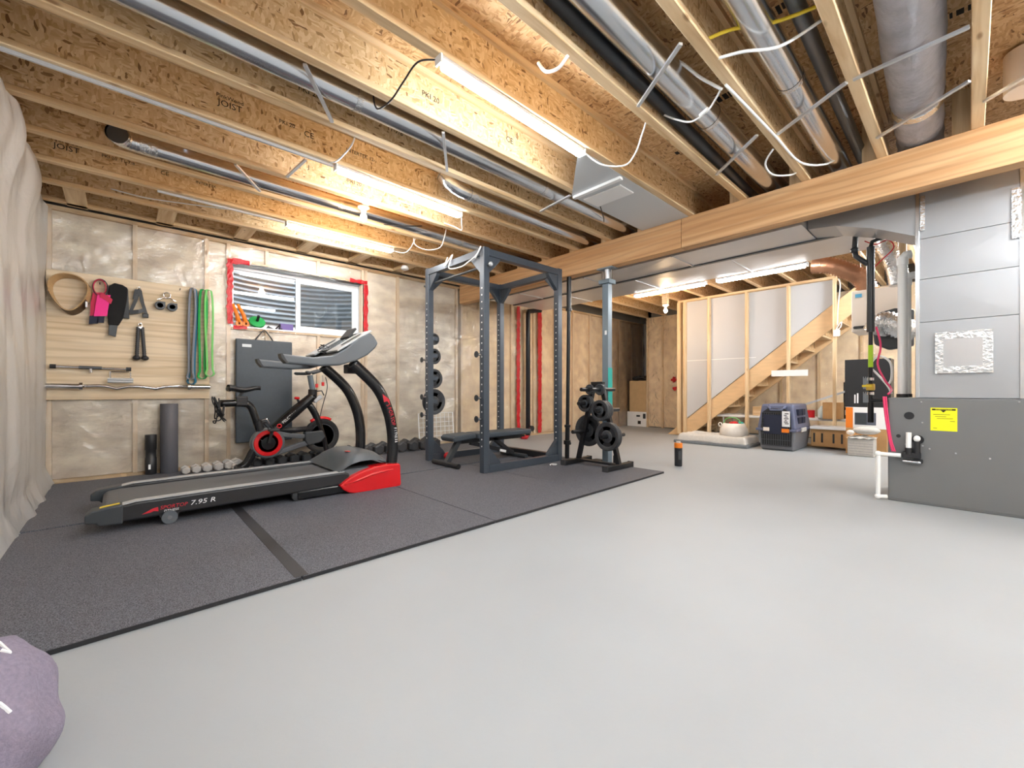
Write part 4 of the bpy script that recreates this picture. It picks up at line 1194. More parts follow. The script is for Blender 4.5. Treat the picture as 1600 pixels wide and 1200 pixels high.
# tricep rope
TR = thing('tricep_rope', (.165, PF-.03, 1.19), 'black braided tricep rope hanging in two strands', 'rope')
def strand(x0, x1, z0, z1):
    pts = [(x0+(x1-x0)*k/30, PF-.03, z0+(z1-z0)*k/30) for k in range(31)]
    rr_ = [.018 if k % 2 else .0125 for k in range(31)]
    return MB().tube(pts, rr_, 10)
strand(.150,.138,1.545,1.24).build('strand', M['black_rubber'], TR, smooth=True); strand(.180,.198,1.545,1.24).build('strand', M['black_rubber'], TR, smooth=True)
for x in (.135, .202):
    MB().sphere((x, PF-.03, 1.225), .032, 12, 8, (1,1,.8)).build('rubber_end', M['black'], TR, smooth=True)
MB().tube([(.165+.014*math.cos(a), PF-.03, 1.565+.02*math.sin(a)) for a in [2*PI*k/12 for k in range(13)]], .005, 6).build('ring', M['chrome'], TR)
MB().cbox((.165,PF-.03,1.54), (.04,.03,.03)).build('swivel', M['chrome'], TR, bevel=.006)
# resistance bands
def band(lab, x0, x1, zt_, zb, mat, dy, wd=.03, skew=0):
    o_ = []
    r = (x1-x0)/2; xc = (x0+x1)/2
    pts = [(xc-r*.55*math.cos(PI*k/8)*1.0, PF-dy, zt_-r*.3+r*.5*math.sin(PI*k/8)) for k in range(9)]
    down = [(x1-r*.3+skew*s+.006*math.sin(6*s), PF-dy-.002*math.sin(9*s), zt_-r*.3-(zt_-zb)*s) for s in [k/12 for k in range(1, 12)]]
    bot = [(xc+skew+r*.9*math.cos(PI*k/8), PF-dy, zb+r*.6-r*.9*math.sin(PI*k/8)) for k in range(9)]
    up = [(x0+r*.3+skew*s-.006*math.sin(5*s), PF-dy, zt_-r*.3-(zt_-zb)*s) for s in [k/12 for k in range(11, 0, -1)]]
    path = pts + down + bot + up + [pts[0]]
    return tag(ribbon('resistance_band', path, wd, (.8,1,0), mat, None, .005), lab, 'band', 'resistance bands on the board')
band('flat blue resistance band hanging on the board', .565, .645, 2.01, .97, M['blue'], .03, .034, -.015)
band('flat grey resistance band hanging left of the blue band', .565, .63, 2.005, 1.02, M['greyband'], .055, .03, -.02)
band('flat dark green resistance band hanging between the others', .655, .735, 2.01, 1.03, M['green'], .03, .034, -.01)
band('flat light green resistance band hanging rightmost', .70, .785, 2.01, 1.06, M['green_l'], .05, .03, .01)
# lat bar, row handle and curl bar on nails
LT = thing('lat_bar', (-.17, PF-.03, 1.10), 'chrome straight cable bar with swivel on the board', 'bar')
MB().cyl((-.44,PF-.035,1.115), (.07,PF-.035,1.105), .013, n=12).build('tube', M['chrome'], LT, auto=40)
for x, z in ((-.45,1.115), (.075,1.105)): MB().lathe([(0,-.02),(.02,-.02),(.02,.02),(0,.02)], (x,PF-.035,z), 'X', 12).build('end_cap', M['black'], LT, auto=40)
MB().cyl((-.28,PF-.035,1.112), (-.12,PF-.035,1.109), .016, n=12).build('knurl', M['galv_dark'], LT, auto=40)
MB().tube([(-.20,PF-.04,1.10),(-.195,PF-.045,1.06)], .012, 8).build('swivel', M['chrome'], LT)
RH = thing('row_handle', (.01, PF-.05, .98), 'chrome twin grip row handle hanging above the curl bar', 'handle')
MB().tube([(-.065,PF-.05,1.07),(-.055,PF-.055,1.075),(.075,PF-.055,1.075),(.09,PF-.05,1.07),(.09,PF-.06,1.005)], .006, 8).build('hanger', M['chrome'], RH)
MB().cyl((-.06,PF-.055,1.07), (-.06,PF-.06,1.005), .006, n=8).build('hanger', M['chrome'], RH)
for z in (1.0, .978): MB().cyl((-.08,PF-.06,z), (.11,PF-.06,z), .014, n=12).build('grip', M['silver_plastic'], RH, auto=40)
EZ = thing('curl_bar', (.1, PF-.045, .90), 'chrome curl bar with bent grip resting along the board bottom', 'bar')
ez = [(-.27,.932),(-.225,.932),(-.16,.936),(-.10,.934),(-.015,.908),(.07,.93),(.135,.932),(.20,.925),(.286,.908),(.36,.93),(.42,.934),(.57,.932)]
MB().tube([(x,PF-.045,z) for x, z in ez], .016, 10).build('shaft', M['chrome'], EZ, smooth=True)
for a, b in ((-.497,-.27), (.575,.755)): MB().cyl((a,PF-.045,.932), (b,PF-.045,.929), .025, n=16).build('sleeve', M['chrome'], EZ, auto=40)
for x in (-.265, .565): MB().lathe([(0,-.012),(.038,-.012),(.038,.012),(0,.012)], (x,PF-.045,.931), 'X', 18).build('collar', M['chrome'], EZ, auto=40)

# ---- things on the window sill
ZSILL = H['z0']
for k, (x, ln) in enumerate(((1.03, -.03), (1.10, -.05))):
    g = thing('push_up_grip', (x, 5.97, ZSILL), ('orange hand gripper leaning in the window corner, left one', 'orange hand gripper leaning in the window corner, right one')[k], 'hand gripper', 'orange hand grippers on the sill')
    MB().tube([(x+.03,5.97,ZSILL+.055),(x+.01,5.98,ZSILL+.15),(x+ln,5.99,ZSILL+.27)], [.028,.022,.018], 10).build('handle', M['orange'], g, smooth=True)
    MB().lathe([(.012,-.015),(.038,-.015),(.038,.015),(.012,.015),(.012,-.015)], (x+.033,5.965,ZSILL+.04), 'Y', 16).build('ring', M['orange'], g, auto=40)
AW = thing('ab_wheel', (1.25, 5.96, ZSILL), 'green and black ab wheel lying on the window sill', 'ab wheel')
aw = MB().lathe([(0,-.02),(.06,-.02),(.088,-.012),(.088,.012),(.06,.02),(0,.02)], (0,0,0), 'Y', 28)
Rw = Matrix.Rotation(math.radians(-38), 3, 'X')
aw.v = [Rw @ v + Vector((1.25,5.96,ZSILL+.075)) for v in aw.v]
aw.build('wheel', M['green'], AW, auto=40)
hb = MB().cyl((0,-.10,0), (0,.08,0), .016, n=12); hb.v = [Rw @ v + Vector((1.25,5.96,ZSILL+.078)) for v in hb.v]
hb.build('handle', M['black'], AW, auto=40)
tag(MB().box(1.50, 1.655, 5.93, 6.01, ZSILL, ZSILL+.085).build('yoga_block', M['purple'], None, bevel=.008), 'purple foam yoga block on the window sill', 'yoga block')
tag(MB().prism([(1.35,ZSILL+.002),(1.44,ZSILL+.002),(1.37,ZSILL+.04)], 'Y', 5.94, 5.99).build('black_wedge', M['black'], None), 'small black wedge beside the green ab wheel', 'wedge')
tag(MB().tube(spline([(1.45,5.93,ZSILL+.01),(1.48,5.95,ZSILL+.04),(1.50,5.93,ZSILL+.06),(1.49,5.92,ZSILL+.012),(1.52,5.92,ZSILL+.012)], 5), .008, 6).build('black_strap', M['black'], None, smooth=True), 'black strap bunched beside the purple yoga block', 'strap')

# ---- small wire rack and bottle behind the rack, red dish
WR = thing('wire_rack', (3.85, 5.80, 0), 'small white wire rack leaning on wall behind the bench', 'wire rack')
wr_ = MB()
for k in range(9): wr_.cyl((3.42+.08*k, 5.80, .09), (3.42+.08*k, 5.83, .53), .004, n=6)
for k in range(7): wr_.cyl((3.42, 5.795+.005*k, .09+.073*k), (4.06, 5.795+.005*k, .09+.073*k), .004, n=6)
wr_.build('wires', M['white'], WR)
for x in (3.42, 4.06): MB().cyl((x,5.79,.0), (x,5.83,.53), .008, n=8).build('side_wire', M['white'], WR)
tag(MB().lathe([(0,0),(.03,0),(.03,.13),(.014,.16),(.014,.19),(0,.19)], (4.25, 5.66, .0), 'Z', 16).build('black_bottle', M['black'], None, auto=50), 'small black bottle standing near the wire rack', 'bottle')
tag(MB().lathe([(0,0),(.06,0),(.10,.06),(.095,.062),(.055,.008),(0,.008)], (5.45, 5.55, .0), 'Z', 24).build('red_bowl', M['red_matte'], None, smooth=True), 'red bowl on floor at the foot of the black wall pipe', 'bowl')

BAGMARKS = [((-.209,1.575,.288),(-.187,1.534,.2735),(-.2015,1.539,.283)), ((-.189,1.419,.218),(-.1805,1.419,.2035),(-.173,1.418,.190))]
# ---- drawstring bag at front left
BG = thing('gym_bag', (-.25, 1.56, 0), 'grey purple fabric gym bag slumped on the floor at front left', 'bag')
def bagf(u, v):
    a = 2*PI*u; t = v
    prof = [(.0,0),(.15,.0),(.18,.04),(.19,.09),(.178,.15),(.15,.21),(.11,.26),(.06,.285),(.0,.29)]
    q = t*(len(prof)-1); i = min(int(q), len(prof)-2); f = q-i
    r = prof[i][0]*(1-f)+prof[i+1][0]*f; z = prof[i][1]*(1-f)+prof[i+1][1]*f
    wob = 1 + .05*math.sin(5*a+4*z*9)*min(1, r*8) + .03*math.sin(9*a-z*30)
    return (-.25+r*wob*math.cos(a)*.78, 1.56+r*wob*math.sin(a)*1.15, z+.012*math.sin(3*a)*r*4)
MB().grid(bagf, 48, 28).build('body', M['bag'], BG, smooth=True)
for (pa, pb_, pc_) in BAGMARKS:
    MB().tube([pa, pb_, pc_], .004, 6).build('white_mark', M['white'], BG)
# ================================================================== BEAM, POST, SERVICES
bm_ = thing('support_beam', (4.31, 1.6, 2.358), 'long laminated wood beam carrying the ceiling joists', 'beam')
MB().box(4.245, 4.375, 2.02, YW-.01, 2.358, ZJ-.001).build('beam_section', M['lvl'], bm_, bevel=.003, seg=1)
MB().box(4.245, 4.375, YR, 2.016, 2.358, ZJ-.001).build('beam_section', M['lvl'], bm_, bevel=.003, seg=1)

PO = thing('steel_post', (4.31, 2.965, 0), 'blue grey square steel post under the beam', 'post')
MB().box(4.268, 4.352, 2.923, 3.007, .0, 2.17).build('post_tube', M['slate'], PO, bevel=.005)
MB().box(4.24, 4.38, 2.89, 3.04, 2.165, 2.215).build('collar_plate', M['slate'], PO, bevel=.004)
MB().cyl((4.31,2.965,2.2), (4.31,2.965,2.345), .03, n=14).build('screw_jack', M['galv_dull'], PO, auto=40)
MB().box(4.245, 4.375, 2.86, 3.07, 2.343, 2.357).build('top_plate', M['slate'], PO)
for y in (2.90, 3.03): MB().cyl((4.31,y,2.2), (4.31,y,2.345), .009, n=8).build('bolt', M['chrome'], PO)
MB().box(4.266, 4.354, 2.9205, 2.922, .62, 1.16).build('teal_tape', M['teal'], PO)
MB().cbox((4.267, 2.955, 1.58), (.001,.03,.05)).build('sticker', M['white'], PO)

# trunk ducts behind the beam
ZT = 2.35
def trunk(name, x0, x1, y0, y1, lab):
    t = thing(name, ((x0+x1)/2, (y0+y1)/2, ZT), lab, 'duct')
    y = y0
    while y < y1-.01:
        b = min(y+1.2, y1)
        # box section with faint cross break on the underside
        s = MB()
        xc, yc = (x0+x1)/2, (y+b)/2
        s.add([(x0,y+.003,ZT),(x1,y+.003,ZT),(x1,b-.003,ZT),(x0,b-.003,ZT),(xc,yc,ZT-.006),(x0,y+.003,ZJ-.03),(x1,y+.003,ZJ-.03),(x1,b-.003,ZJ-.03),(x0,b-.003,ZJ-.03)],
              [(0,1,4),(1,2,4),(2,3,4),(3,0,4),(5,8,7,6),(0,5,6,1),(1,6,7,2),(2,7,8,3),(3,8,5,0)])
        s.build('duct_section', M['galv_dull'], t)
        if y > y0: MB().box(x0-.006, x1+.006, y-.012, y+.012, ZT-.01, ZT).build('drive_cleat', M['galv_dull'], t)
        y = b
    return t
trunk('supply_trunk', 4.42, 4.93, 1.005, 5.3, 'galvanized duct trunk directly behind the beam')
trunk('return_trunk', 4.985, 5.70, .62, 5.3, 'wider galvanized duct trunk farther behind the beam')
tag(MB().box(4.935, 4.98, .62, 5.3, ZT-.012, ZT+.02).build('duct_hanger_strip', M['galv_dark'], None), 'dark steel strip between the two duct trunks', 'strip')

# furnace
FX = 4.59
FU = thing('furnace', (4.95, .075, 0), 'dark grey furnace cabinet with yellow energy label', 'furnace')
MB().box(FX, 5.20, -.62, .452, .0, .83).build('cabinet', M['furnace'], FU, bevel=.006)
fc = [o for o in FU.children if o.name.startswith('cabinet')][0]
MB().box(FX-.004, FX, -.30, .445, .02, .815).build('front_panel', M['furnace'], FU, bevel=.002)
lb = MB().box(FX-.006, FX-.0042, .062, .205, .582, .757).build('energy_label', M['yellow'], FU)
MB().box(FX-.0066, FX-.006, .070, .197, .738, .750).build('label_header', M['ink'], lb)
text('header_text', 'ENERGYGUIDE', .011, M['yellow'], lb, (FX-.0068, .134, .744), R_NX, sx=1.2, ext=.0002)
MB().prism([(.150,.738),(.120,.738),(.135,.722)], 'X', FX-.0066, FX-.006).build('label_arrow', M['ink'], lb)
for k, (yy0, yy1, z) in enumerate(((.10,.19,.705),(.12,.18,.69),(.085,.17,.675),(.075,.10,.655),(.17,.19,.60))):
    MB().box(FX-.0064, FX-.006, yy0, yy1, z, z+.003).build('label_line', M['ink'], lb)
MB().lathe([(0,0),(.03,0),(.03,.003),(0,.003)], (FX-.0065, .325, .69), 'X', 20).build('knockout_plug', M['black'], FU)
MB().lathe([(0,0),(.014,0),(.014,.003),(0,.003)], (FX-.0065, .388, .525), 'X', 16).build('knockout_plug', M['black'], FU)
MB().lathe([(0,0),(.036,0),(.036,.003),(0,.003)], (FX-.0065, .276, .505), 'X', 20).build('knockout_plug', M['black'], FU)
for y, z in ((.255,.80),(.25,.64),(.248,.46),(.345,.46),(.21,.44),(.07,.42),(-.10,.40),(-.235,.81)):
    MB().lathe([(0,0),(.006,0),(.005,.003),(0,.003)], (FX-.0075, y, z), 'X', 8).build('screw', M['chrome'], FU)
CT = thing('condensate_trap', (FX-.05, .31, .31), 'black condensate trap with white stubs on the furnace front', 'trap')
MB().box(FX-.06, FX-.006, .255, .365, .36, .405).build('body', M['black'], CT, bevel=.006)
MB().cyl((FX-.045,.325,.40), (FX-.045,.325,.56), .017, n=14).build('white_stub', M['pvc'], CT, auto=40)
MB().cyl((FX-.045,.325,.39), (FX-.045,.325,.44), .022, n=14).build('stub_socket', M['black'], CT, auto=40)
MB().cyl((FX-.045,.278,.40), (FX-.045,.278,.49), .02, n=14).build('riser', M['black'], CT, auto=40)
MB().sphere((FX-.045,.278,.515), .021, 12, 8, (1,1,1.2)).build('white_cap', M['pvc'], CT, smooth=True)
MB().cyl((FX-.04,.36,.335), (FX-.04,.255,.330), .012, n=10).build('drain_nipple', M['chrome'], CT, auto=40)
MB().box(FX-.05, FX-.006, .245, .30, .325, .35).build('lower_body', M['black'], CT, bevel=.004)
DP = thing('drain_pipe', (FX-.05, .50, 0), 'white plastic drain pipe bending down to floor beside furnace', 'pipe')
MB().tube([(FX-.045,.37,.375),(FX-.045,.505,.375)], .0155, 12).build('run', M['pvc'], DP, auto=40)
MB().tube([(FX-.045,.505,.375),(FX-.045,.508,.03)], .0155, 12).build('drop', M['pvc'], DP, auto=40)
MB().tube([(FX-.045,.508,.026),(FX-.005,.46,.026)], .0155, 12).build('toe', M['pvc'], DP, auto=40)
for c in ((FX-.045,.507,.375), (FX-.045,.508,.028)):
    MB().sphere(c, .0225, 12, 8).build('elbow', M['pvc'], DP, smooth=True)
# plenum above furnace
PL = thing('plenum_duct', (4.85, .0, .83), 'tall galvanized plenum duct standing on the furnace', 'duct')
z0s = [.832, 1.42, 1.755, 2.07, 2.62]
for a, b in zip(z0s[:-1], z0s[1:]):
    x0, x1, y0, y1 = FX+.004, 5.15, -.248, .278
    s = MB(); zc = (a+b)/2; yc = (y0+y1)/2
    s.add([(x0,y1,a+.002),(x0,y0,a+.002),(x0,y0,b-.002),(x0,y1,b-.002),(x0-.004,yc,zc),(x1,y1,a+.002),(x1,y0,a+.002),(x1,y0,b-.002),(x1,y1,b-.002)],
          [(0,1,4),(1,2,4),(2,3,4),(3,0,4),(0,5,6,1),(1,6,7,2),(2,7,8,3),(3,8,5,0),(5,8,7,6)])
    s.build('duct_section', M['galv_plenum'], PL)
for y in (.278, -.248):
    MB().box(FX-.004, FX+.02, y-.012, y+.012, .832, 2.62).build('corner_seam', M['galv'], PL, bevel=.003)
MB().box(FX-.012, FX+.002, .235, .262, 2.13, 2.40).build('foil_tape', M['foil'], PL)
MB().box(FX-.012, FX+.002, -.245, -.20, 1.95, 2.30).build('foil_tape', M['foil'], PL)
hp = MB().box(FX-.016, FX-.006, -.07, .142, 1.065, 1.28).build('access_plate', M['galv'], PL)
fr_ = MB()
for (a, b, c, d) in ((-.115,.18,1.275,1.33),(-.115,.18,1.02,1.07),(.135,.18,1.07,1.275),(-.115,-.065,1.07,1.275)):
    fr_.box(FX-.019, FX-.009, a, b, c, d)
fr_.build('tape_frame', M['foil'], PL)
# sloped take-off to the trunk
MB().prism([(.280,2.10),(.280,2.62),(1.0,2.62),(1.0,2.355),(.80,2.33),(.55,2.24)], 'X', FX+.01, 4.95).build('take_off', M['galv_plenum'], PL)

# pvc vent pipes on the furnace
for k, (x, y, zt_, r, lab) in enumerate(((4.86,.385,2.00,.032,'white plastic vent pipe rising from the furnace top, nearer one'), (5.06,.375,1.86,.03,'white plastic vent pipe rising from the furnace top, farther one'))):
    v = thing('vent_pipe', (x, y, .83), lab, 'pipe', 'furnace vent pipes')
    MB().cyl((x,y,.832), (x,y,zt_), r, n=18).build('riser', M['pvc'], v, auto=40)
    MB().tube([(x,y,zt_),(x+.01,y-.02,zt_+.03),(x+.02,y-.05,zt_+.035)], r*1.08, 14).build('elbow', M['pvc'], v, smooth=True)
    MB().cyl((x,y,zt_-.05), (x,y,zt_+.01), r*1.2, n=18).build('coupling', M['pvc'], v, auto=40)
    MB().cyl((x,y,.832), (x,y,.86), r*1.25, n=18).build('flange', M['black'], v, auto=40)
# gas line
GP = thing('gas_pipe', (5.0, .61, .6), 'black gas pipe dropping beside furnace with yellow valve', 'pipe')
MB().cyl((5.0,.61,.60), (5.0,.61,2.20), .016, n=14).build('drop', M['steel_black'], GP, auto=40)
MB().cyl((5.0,.61,1.42), (5.0,.61,2.19), .030, n=14).build('sleeve', M['abs'], GP, auto=40)
MB().tube([(5.0,.61,2.19),(5.0,.60,2.235),(5.0,.55,2.25),(5.0,.30,2.27)], .017, 12).build('elbow_run', M['steel_black'], GP, smooth=True)
MB().cyl((5.0,.61,1.10), (5.0,.61,1.30), .018, n=12).build('green_tag_sleeve', M['lime'], GP, auto=40)
MB().cbox((4.99,.61,.92), (.05,.06,.06)).build('valve', M['brass'], GP, bevel=.008)
MB().cbox((4.96,.63,.93), (.015,.07,.02)).build('valve_handle', M['yellow_dull'], GP, bevel=.003)
MB().cyl((5.0,.61,.60), (5.0,.61,.78), .022, n=12).build('drip_leg', M['steel_black'], GP, auto=40)
MB().cyl((5.0,.61,.80), (5.02,.45,.80), .016, n=12).build('branch', M['steel_black'], GP, auto=40)
for z in (.98, .85): MB().cyl((5.0,.61,z), (5.0,.61,z+.025), .025, n=8).build('union', M['chrome'], GP)
G2 = thing('black_vent_pipe', (5.0, .72, 2.15), 'short black plumbing pipe hanging under the duct trunk', 'pipe')
MB().cyl((5.0,.725,2.19), (5.0,.715,2.348), .022, n=12).build('drop', M['abs'], G2, auto=40)
MB().tube([(5.0,.725,2.20),(5.0,.715,2.13),(5.0,.65,2.06),(5.0,.62,2.03)], .022, 12).build('bend', M['abs'], G2, smooth=True)
MB().sphere((5.0,.725,2.19), .032, 12, 8).build('fitting', M['abs'], G2, smooth=True)
# red and pink tubing
def cable(name, pts, r, mat, lab, cat='cable', n=7, group=None):
    return tag(MB().tube(spline(pts, 7), r, n).build(name, M[mat], None, smooth=True), lab, cat, group)
cable('red_wire', [(5.06,.66,2.27),(5.06,.58,2.22),(5.06,.50,2.24),(5.06,.46,2.16),(5.06,.55,2.06),(5.05,.60,2.0)], .005, 'pexred', 'thin red wire looping under the duct above the gas pipe', 'wire')
cable('pink_tube', [(4.90,.56,1.45),(4.90,.53,1.28),(4.90,.55,1.12),(4.88,.50,.98),(4.86,.455,.90),(4.60,.45,.86)], .008, 'pex', 'pink tubing running down behind the gas pipe', 'tube')
cable('pink_tube', [(4.57,.475,.84),(4.565,.465,.70),(4.56,.44,.50),(4.56,.42,.40)], .008, 'pex', 'pink tubing down the furnace corner, left strand', 'tube')
cable('pink_tube', [(4.57,.462,.84),(4.565,.452,.70),(4.56,.43,.50),(4.56,.405,.40)], .006, 'pex', 'pink tubing down the furnace corner, right strand', 'tube')
cable('white_cable', [(5.02,.62,1.12),(5.02,.56,1.20),(5.02,.48,1.14),(5.02,.47,1.0),(5.02,.50,.93)], .009, 'white', 'white cable arching beside the gas valve', 'cable')
cable('white_cable', [(5.02,.60,1.08),(5.02,.54,1.0),(5.02,.49,.92),(5.02,.47,.86)], .009, 'white', 'white cable slanting down to the furnace top', 'cable')
# wood upright behind the furnace
tag(MB().box(5.35, 5.44, .40, .445, 0, ZJ-.35).build('timber_upright', M['lumber_z'], None), 'bare timber upright behind the furnace', 'timber')

# ventilator unit
HV = thing('ventilator_unit', (6.35, .75, 1.55), 'cream ventilator box hanging near the stairs', 'ventilator')
MB().box(6.25, 6.70, .50, .935, 1.565, 2.04).build('cabinet', M['cream'], HV, bevel=.008)
MB().box(6.244, 6.25, .84, .90, 1.96, 2.0).build('blue_sticker', M['skyblue'], HV)
MB().prism([(.79,1.60),(.91,1.60),(.92,1.615),(.91,1.63),(.79,1.63),(.78,1.615)], 'X', 6.24, 6.252).build('latch_recess', M['black'], HV)
for y in (.55, .88): MB().cyl((6.45,y,2.04), (6.45,y,2.64), .004, n=6).build('hanger', M['galv_dull'], HV)
def corrug(pts, r, amp, mat, name, lab, rings=5, n=20):
    P_ = spline(pts, rings)
    rr = [r + (amp if i % 2 else -amp) for i in range(len(P_))]
    return tag(MB().tube(P_, rr, n).build(name, M[mat], None, smooth=True), lab, 'duct')
corrug([(6.1,.40,1.50),(6.05,.50,1.55),(6.05,.60,1.62),(6.07,.66,1.60),(6.1,.70,1.54)], .112, .008, 'foil', 'flex_duct', 'silver foil flexible duct bend beside the vent pipe', 12)
tag(MB().prism([(.40,1.75),(.55,1.78),(.68,1.75),(.74,1.60),(.72,1.40),(.60,1.33),(.40,1.36)], 'X', 6.14, 6.23).build('duct_cover', M['char'], None, bevel=.02), 'dark grey rounded cover behind the foil duct', 'cover')
corrug([(6.3,1.32,2.44),(6.3,1.15,2.40),(6.32,.98,2.30),(6.34,.86,2.20),(6.36,.80,2.04)], .095, .009, 'copper_foil', 'flex_duct', 'brown tinted flexible duct curving into the ventilator', 12)
corrug([(6.0,.66,2.66),(6.0,.62,2.45),(6.0,.56,2.30),(6.02,.52,2.15),(6.02,.50,2.0)], .085, .004, 'foil', 'flex_duct', 'silver flexible duct hanging behind the gas pipe', 12)

# ================================================================== STAIRS
XS = 8.15
SW = tag(empty('wall_stairs', (XS, 2.6, 0)), 'open stud wall in front of the basement stairs', kind='structure')
for y in (3.90, 3.80, 3.333, 2.679, 2.043, 1.425):
    MB().box(XS-.04, XS+.05, y-.019-(0 if y < 3.85 else .01), y+.019+(0 if y < 3.85 else .02), .038, 2.62).build('stud', M['lumber_z'], SW)
MB().box(XS-.04, XS+.05, 1.40, 3.93, 2.62, 2.658).build('top_plate', M['lumber_y'], SW)
MB().box(XS-.04, XS+.05, .80, 2.05, 0, .038).build('bottom_plate', M['lumber_y'], SW)
# drywall behind the studs, above the stringer
def strz(y): return .319 + (3.822-y)*(2.456-.319)/(3.822-1.198)
seams = [3.79, 3.333, 2.679, 2.043, 1.44]
for a, b in zip(seams[:-1], seams[1:]):
    MB().prism([(a-.004, strz(a)), (b+.004, strz(b)), (b+.004, 2.63), (a-.004, 2.63)], 'X', XS+.055, XS+.068).build('drywall_sheet', M['drywall'], SW)
MB().box(XS+.0535, XS+.0552, 2.55, 3.79, 1.465, 1.475).build('drywall_seam', M['white'], SW)
ST = thing('staircase', (8.6, 2.6, 0), 'wooden basement staircase rising to the right behind studs', 'stairs')
for x in (XS+.07, 9.10):
    MB().prism([(4.19,.0),(1.0,strz(1.0)),(1.0,strz(1.0)-.37),(3.74,.0)], 'X', x, x+.04).build('stringer', M['stringer'], ST, bevel=.003, seg=1)
ns = 11
for k in range(ns):
    y = 3.85 - .245*k; z = .20 + .2*k
    if z > 2.45: break
    MB().box(XS+.11, 9.10, y-.26, y, z-.03, z).build('tread', M['lumber_x'], ST)
    MB().box(XS+.11, 9.10, y-.02, y, z-.20, z-.03).build('riser', M['osb_floor'], ST)
tag(MB().box(XS-.055, XS-.041, 1.76, 2.28, 1.125, 1.225).build('white_trim_board', M['white'], None, bevel=.002), 'white trim board fixed across a stair stud', 'board')
tag(MB().box(XS-.075, XS-.041, 1.35, 1.43, 1.72, 1.82).build('junction_box', M['white'], None, bevel=.004), 'white junction box on the last stair stud', 'junction box')
cable('white_cable', [(XS-.05,1.40,1.82),(XS-.06,1.36,1.90),(XS-.06,1.33,1.93),(XS-.06,1.34,1.86),(XS-.05,1.38,1.82)], .008, 'white', 'short white cable loop above the junction box', 'cable')
cable('white_cable', [(XS+.0,1.39,1.9),(XS+.02,1.385,2.2),(XS+.02,1.36,2.5),(XS+.02,1.38,2.62)], .008, 'white', 'white cable running up the last stair stud', 'cable')
cable('red_tape_mark', [(XF-.02,4.62,1.20),(XF-.02,4.64,1.14),(XF-.02,4.62,1.08)], .03, 'red_matte', 'red tape cross on the far wall, upper one', 'tape', 6, 'red tape marks')
tag(MB().box(XF-.03, XF-.02, 4.57, 4.70, 1.11, 1.16).build('red_tape_mark', M['red_matte'], None), 'short red tape bar across the upper far wall cross', 'tape', 'red tape marks')
tag(MB().prism([(4.56,.98),(4.66,.96),(4.66,.92),(4.61,.88),(4.57,.90)], 'X', XF-.03, XF-.02).build('red_tape_mark', M['red_matte'], None), 'red tape scrap on the far wall, lower one', 'tape', 'red tape marks')

# ================================================================== STORAGE NEAR THE STAIRS
# water bottle
WB = thing('water_bottle', (4.84, 2.335, 0), 'black water bottle with orange lid alone on the floor', 'bottle')
MB().lathe([(0,0),(.040,0),(.043,.01),(.045,.215),(.0,.215)], (4.84,2.335,0), 'Z', 24).build('body', M['black'], WB, auto=40)
MB().lathe([(.0,.215),(.046,.215),(.046,.268),(.042,.272),(0,.272)], (4.84,2.335,0), 'Z', 24).build('lid', M['orange'], WB, auto=40)
MB().lathe([(0,.272),(.026,.272),(.024,.292),(0,.294)], (4.84,2.335,0), 'Z', 18).build('cap', M['fabric_grey'], WB, auto=40)
MB().cbox((4.808,2.299,.13), (.035,.002,.10), Matrix.Rotation(math.radians(-42),3,'Z')).build('print', M['char'], WB)

# dog crate
DC = thing('pet_crate', (7.6, 1.95, 0), 'blue grey plastic pet crate with wire door', 'pet crate')
cx0, cx1, cy0, cy1 = 7.14, 7.98, 1.70, 2.20
def tub(z0, z1, e0, e1, mat, name):
    # tapered open tub; e = inset
    s = MB()
    def ring(e, z): return [(cx0+e,cy0+e,z),(cx1-e,cy0+e,z),(cx1-e,cy1-e,z),(cx0+e,cy1-e,z)]
    a, b = ring(e0, z0), ring(e1, z1)
    s.add(a+b, [(0,3,2,1),(0,1,5,4),(1,2,6,5),(2,3,7,6),(3,0,4,7),(4,5,6,7)])
    return s.build(name, M[mat], DC, bevel=.03, seg=3)
tub(.0, .30, .035, .0, 'crate_low', 'lower_shell')
up = tub(.31, .685, -.005, .045, 'crate_top', 'upper_shell')
MB().box(cx0-.02, cx1+.02, cy0-.02, cy1+.02, .285, .325).build('rim', M['crate_top'], DC, bevel=.012)
dr = MB().prism([(1.76,.07),(2.14,.07),(2.15,.30),(2.13,.56),(2.06,.62),(1.84,.62),(1.77,.56),(1.75,.30)], 'X', cx0-.012, cx0+.045).build('door_opening', M['black'], DC)
g = MB()
for k in range(13): g.cyl((cx0-.018, 1.77+.03*k, .08), (cx0-.018, 1.77+.03*k, .56), .0028, n=5)
for z in (.08,.16,.25,.32,.40,.48,.56): g.cyl((cx0-.018,1.76,z), (cx0-.018,2.14,z), .0028, n=5)
g.build('wire_door', M['galv_dark'], DC)
MB().prism([(1.80,.245),(2.10,.245),(2.11,.53),(1.81,.53)], 'X', cx0-.026, cx0-.022).build('door_panel', M['navy'], DC)
lbp = MB().box(cx0-.030, cx0-.0265, 1.765, 1.865, .36, .585).build('paper_label', M['white'], DC)
for k in range(7): MB().box(cx0-.031, cx0-.0302, 1.78+.012*(k % 3), 1.83+.01*(k % 2), .40+.024*k, .412+.024*k).build('label_print', M['ink'], lbp)
MB().box(cx0-.032, cx0-.0265, 1.775, 1.87, .275, .33).build('orange_tag', M['orange'], DC)
MB().box(cx0-.032, cx0-.0265, 2.03, 2.11, .285, .34).build('beige_tag', M['cream'], DC)
MB().tube([(cx0+.02,1.83,.66),(cx0+.0,1.87,.60),(cx0+.0,2.02,.60),(cx0+.02,2.06,.66)], .02, 8).build('carry_lip', M['crate_top'], DC, smooth=True)
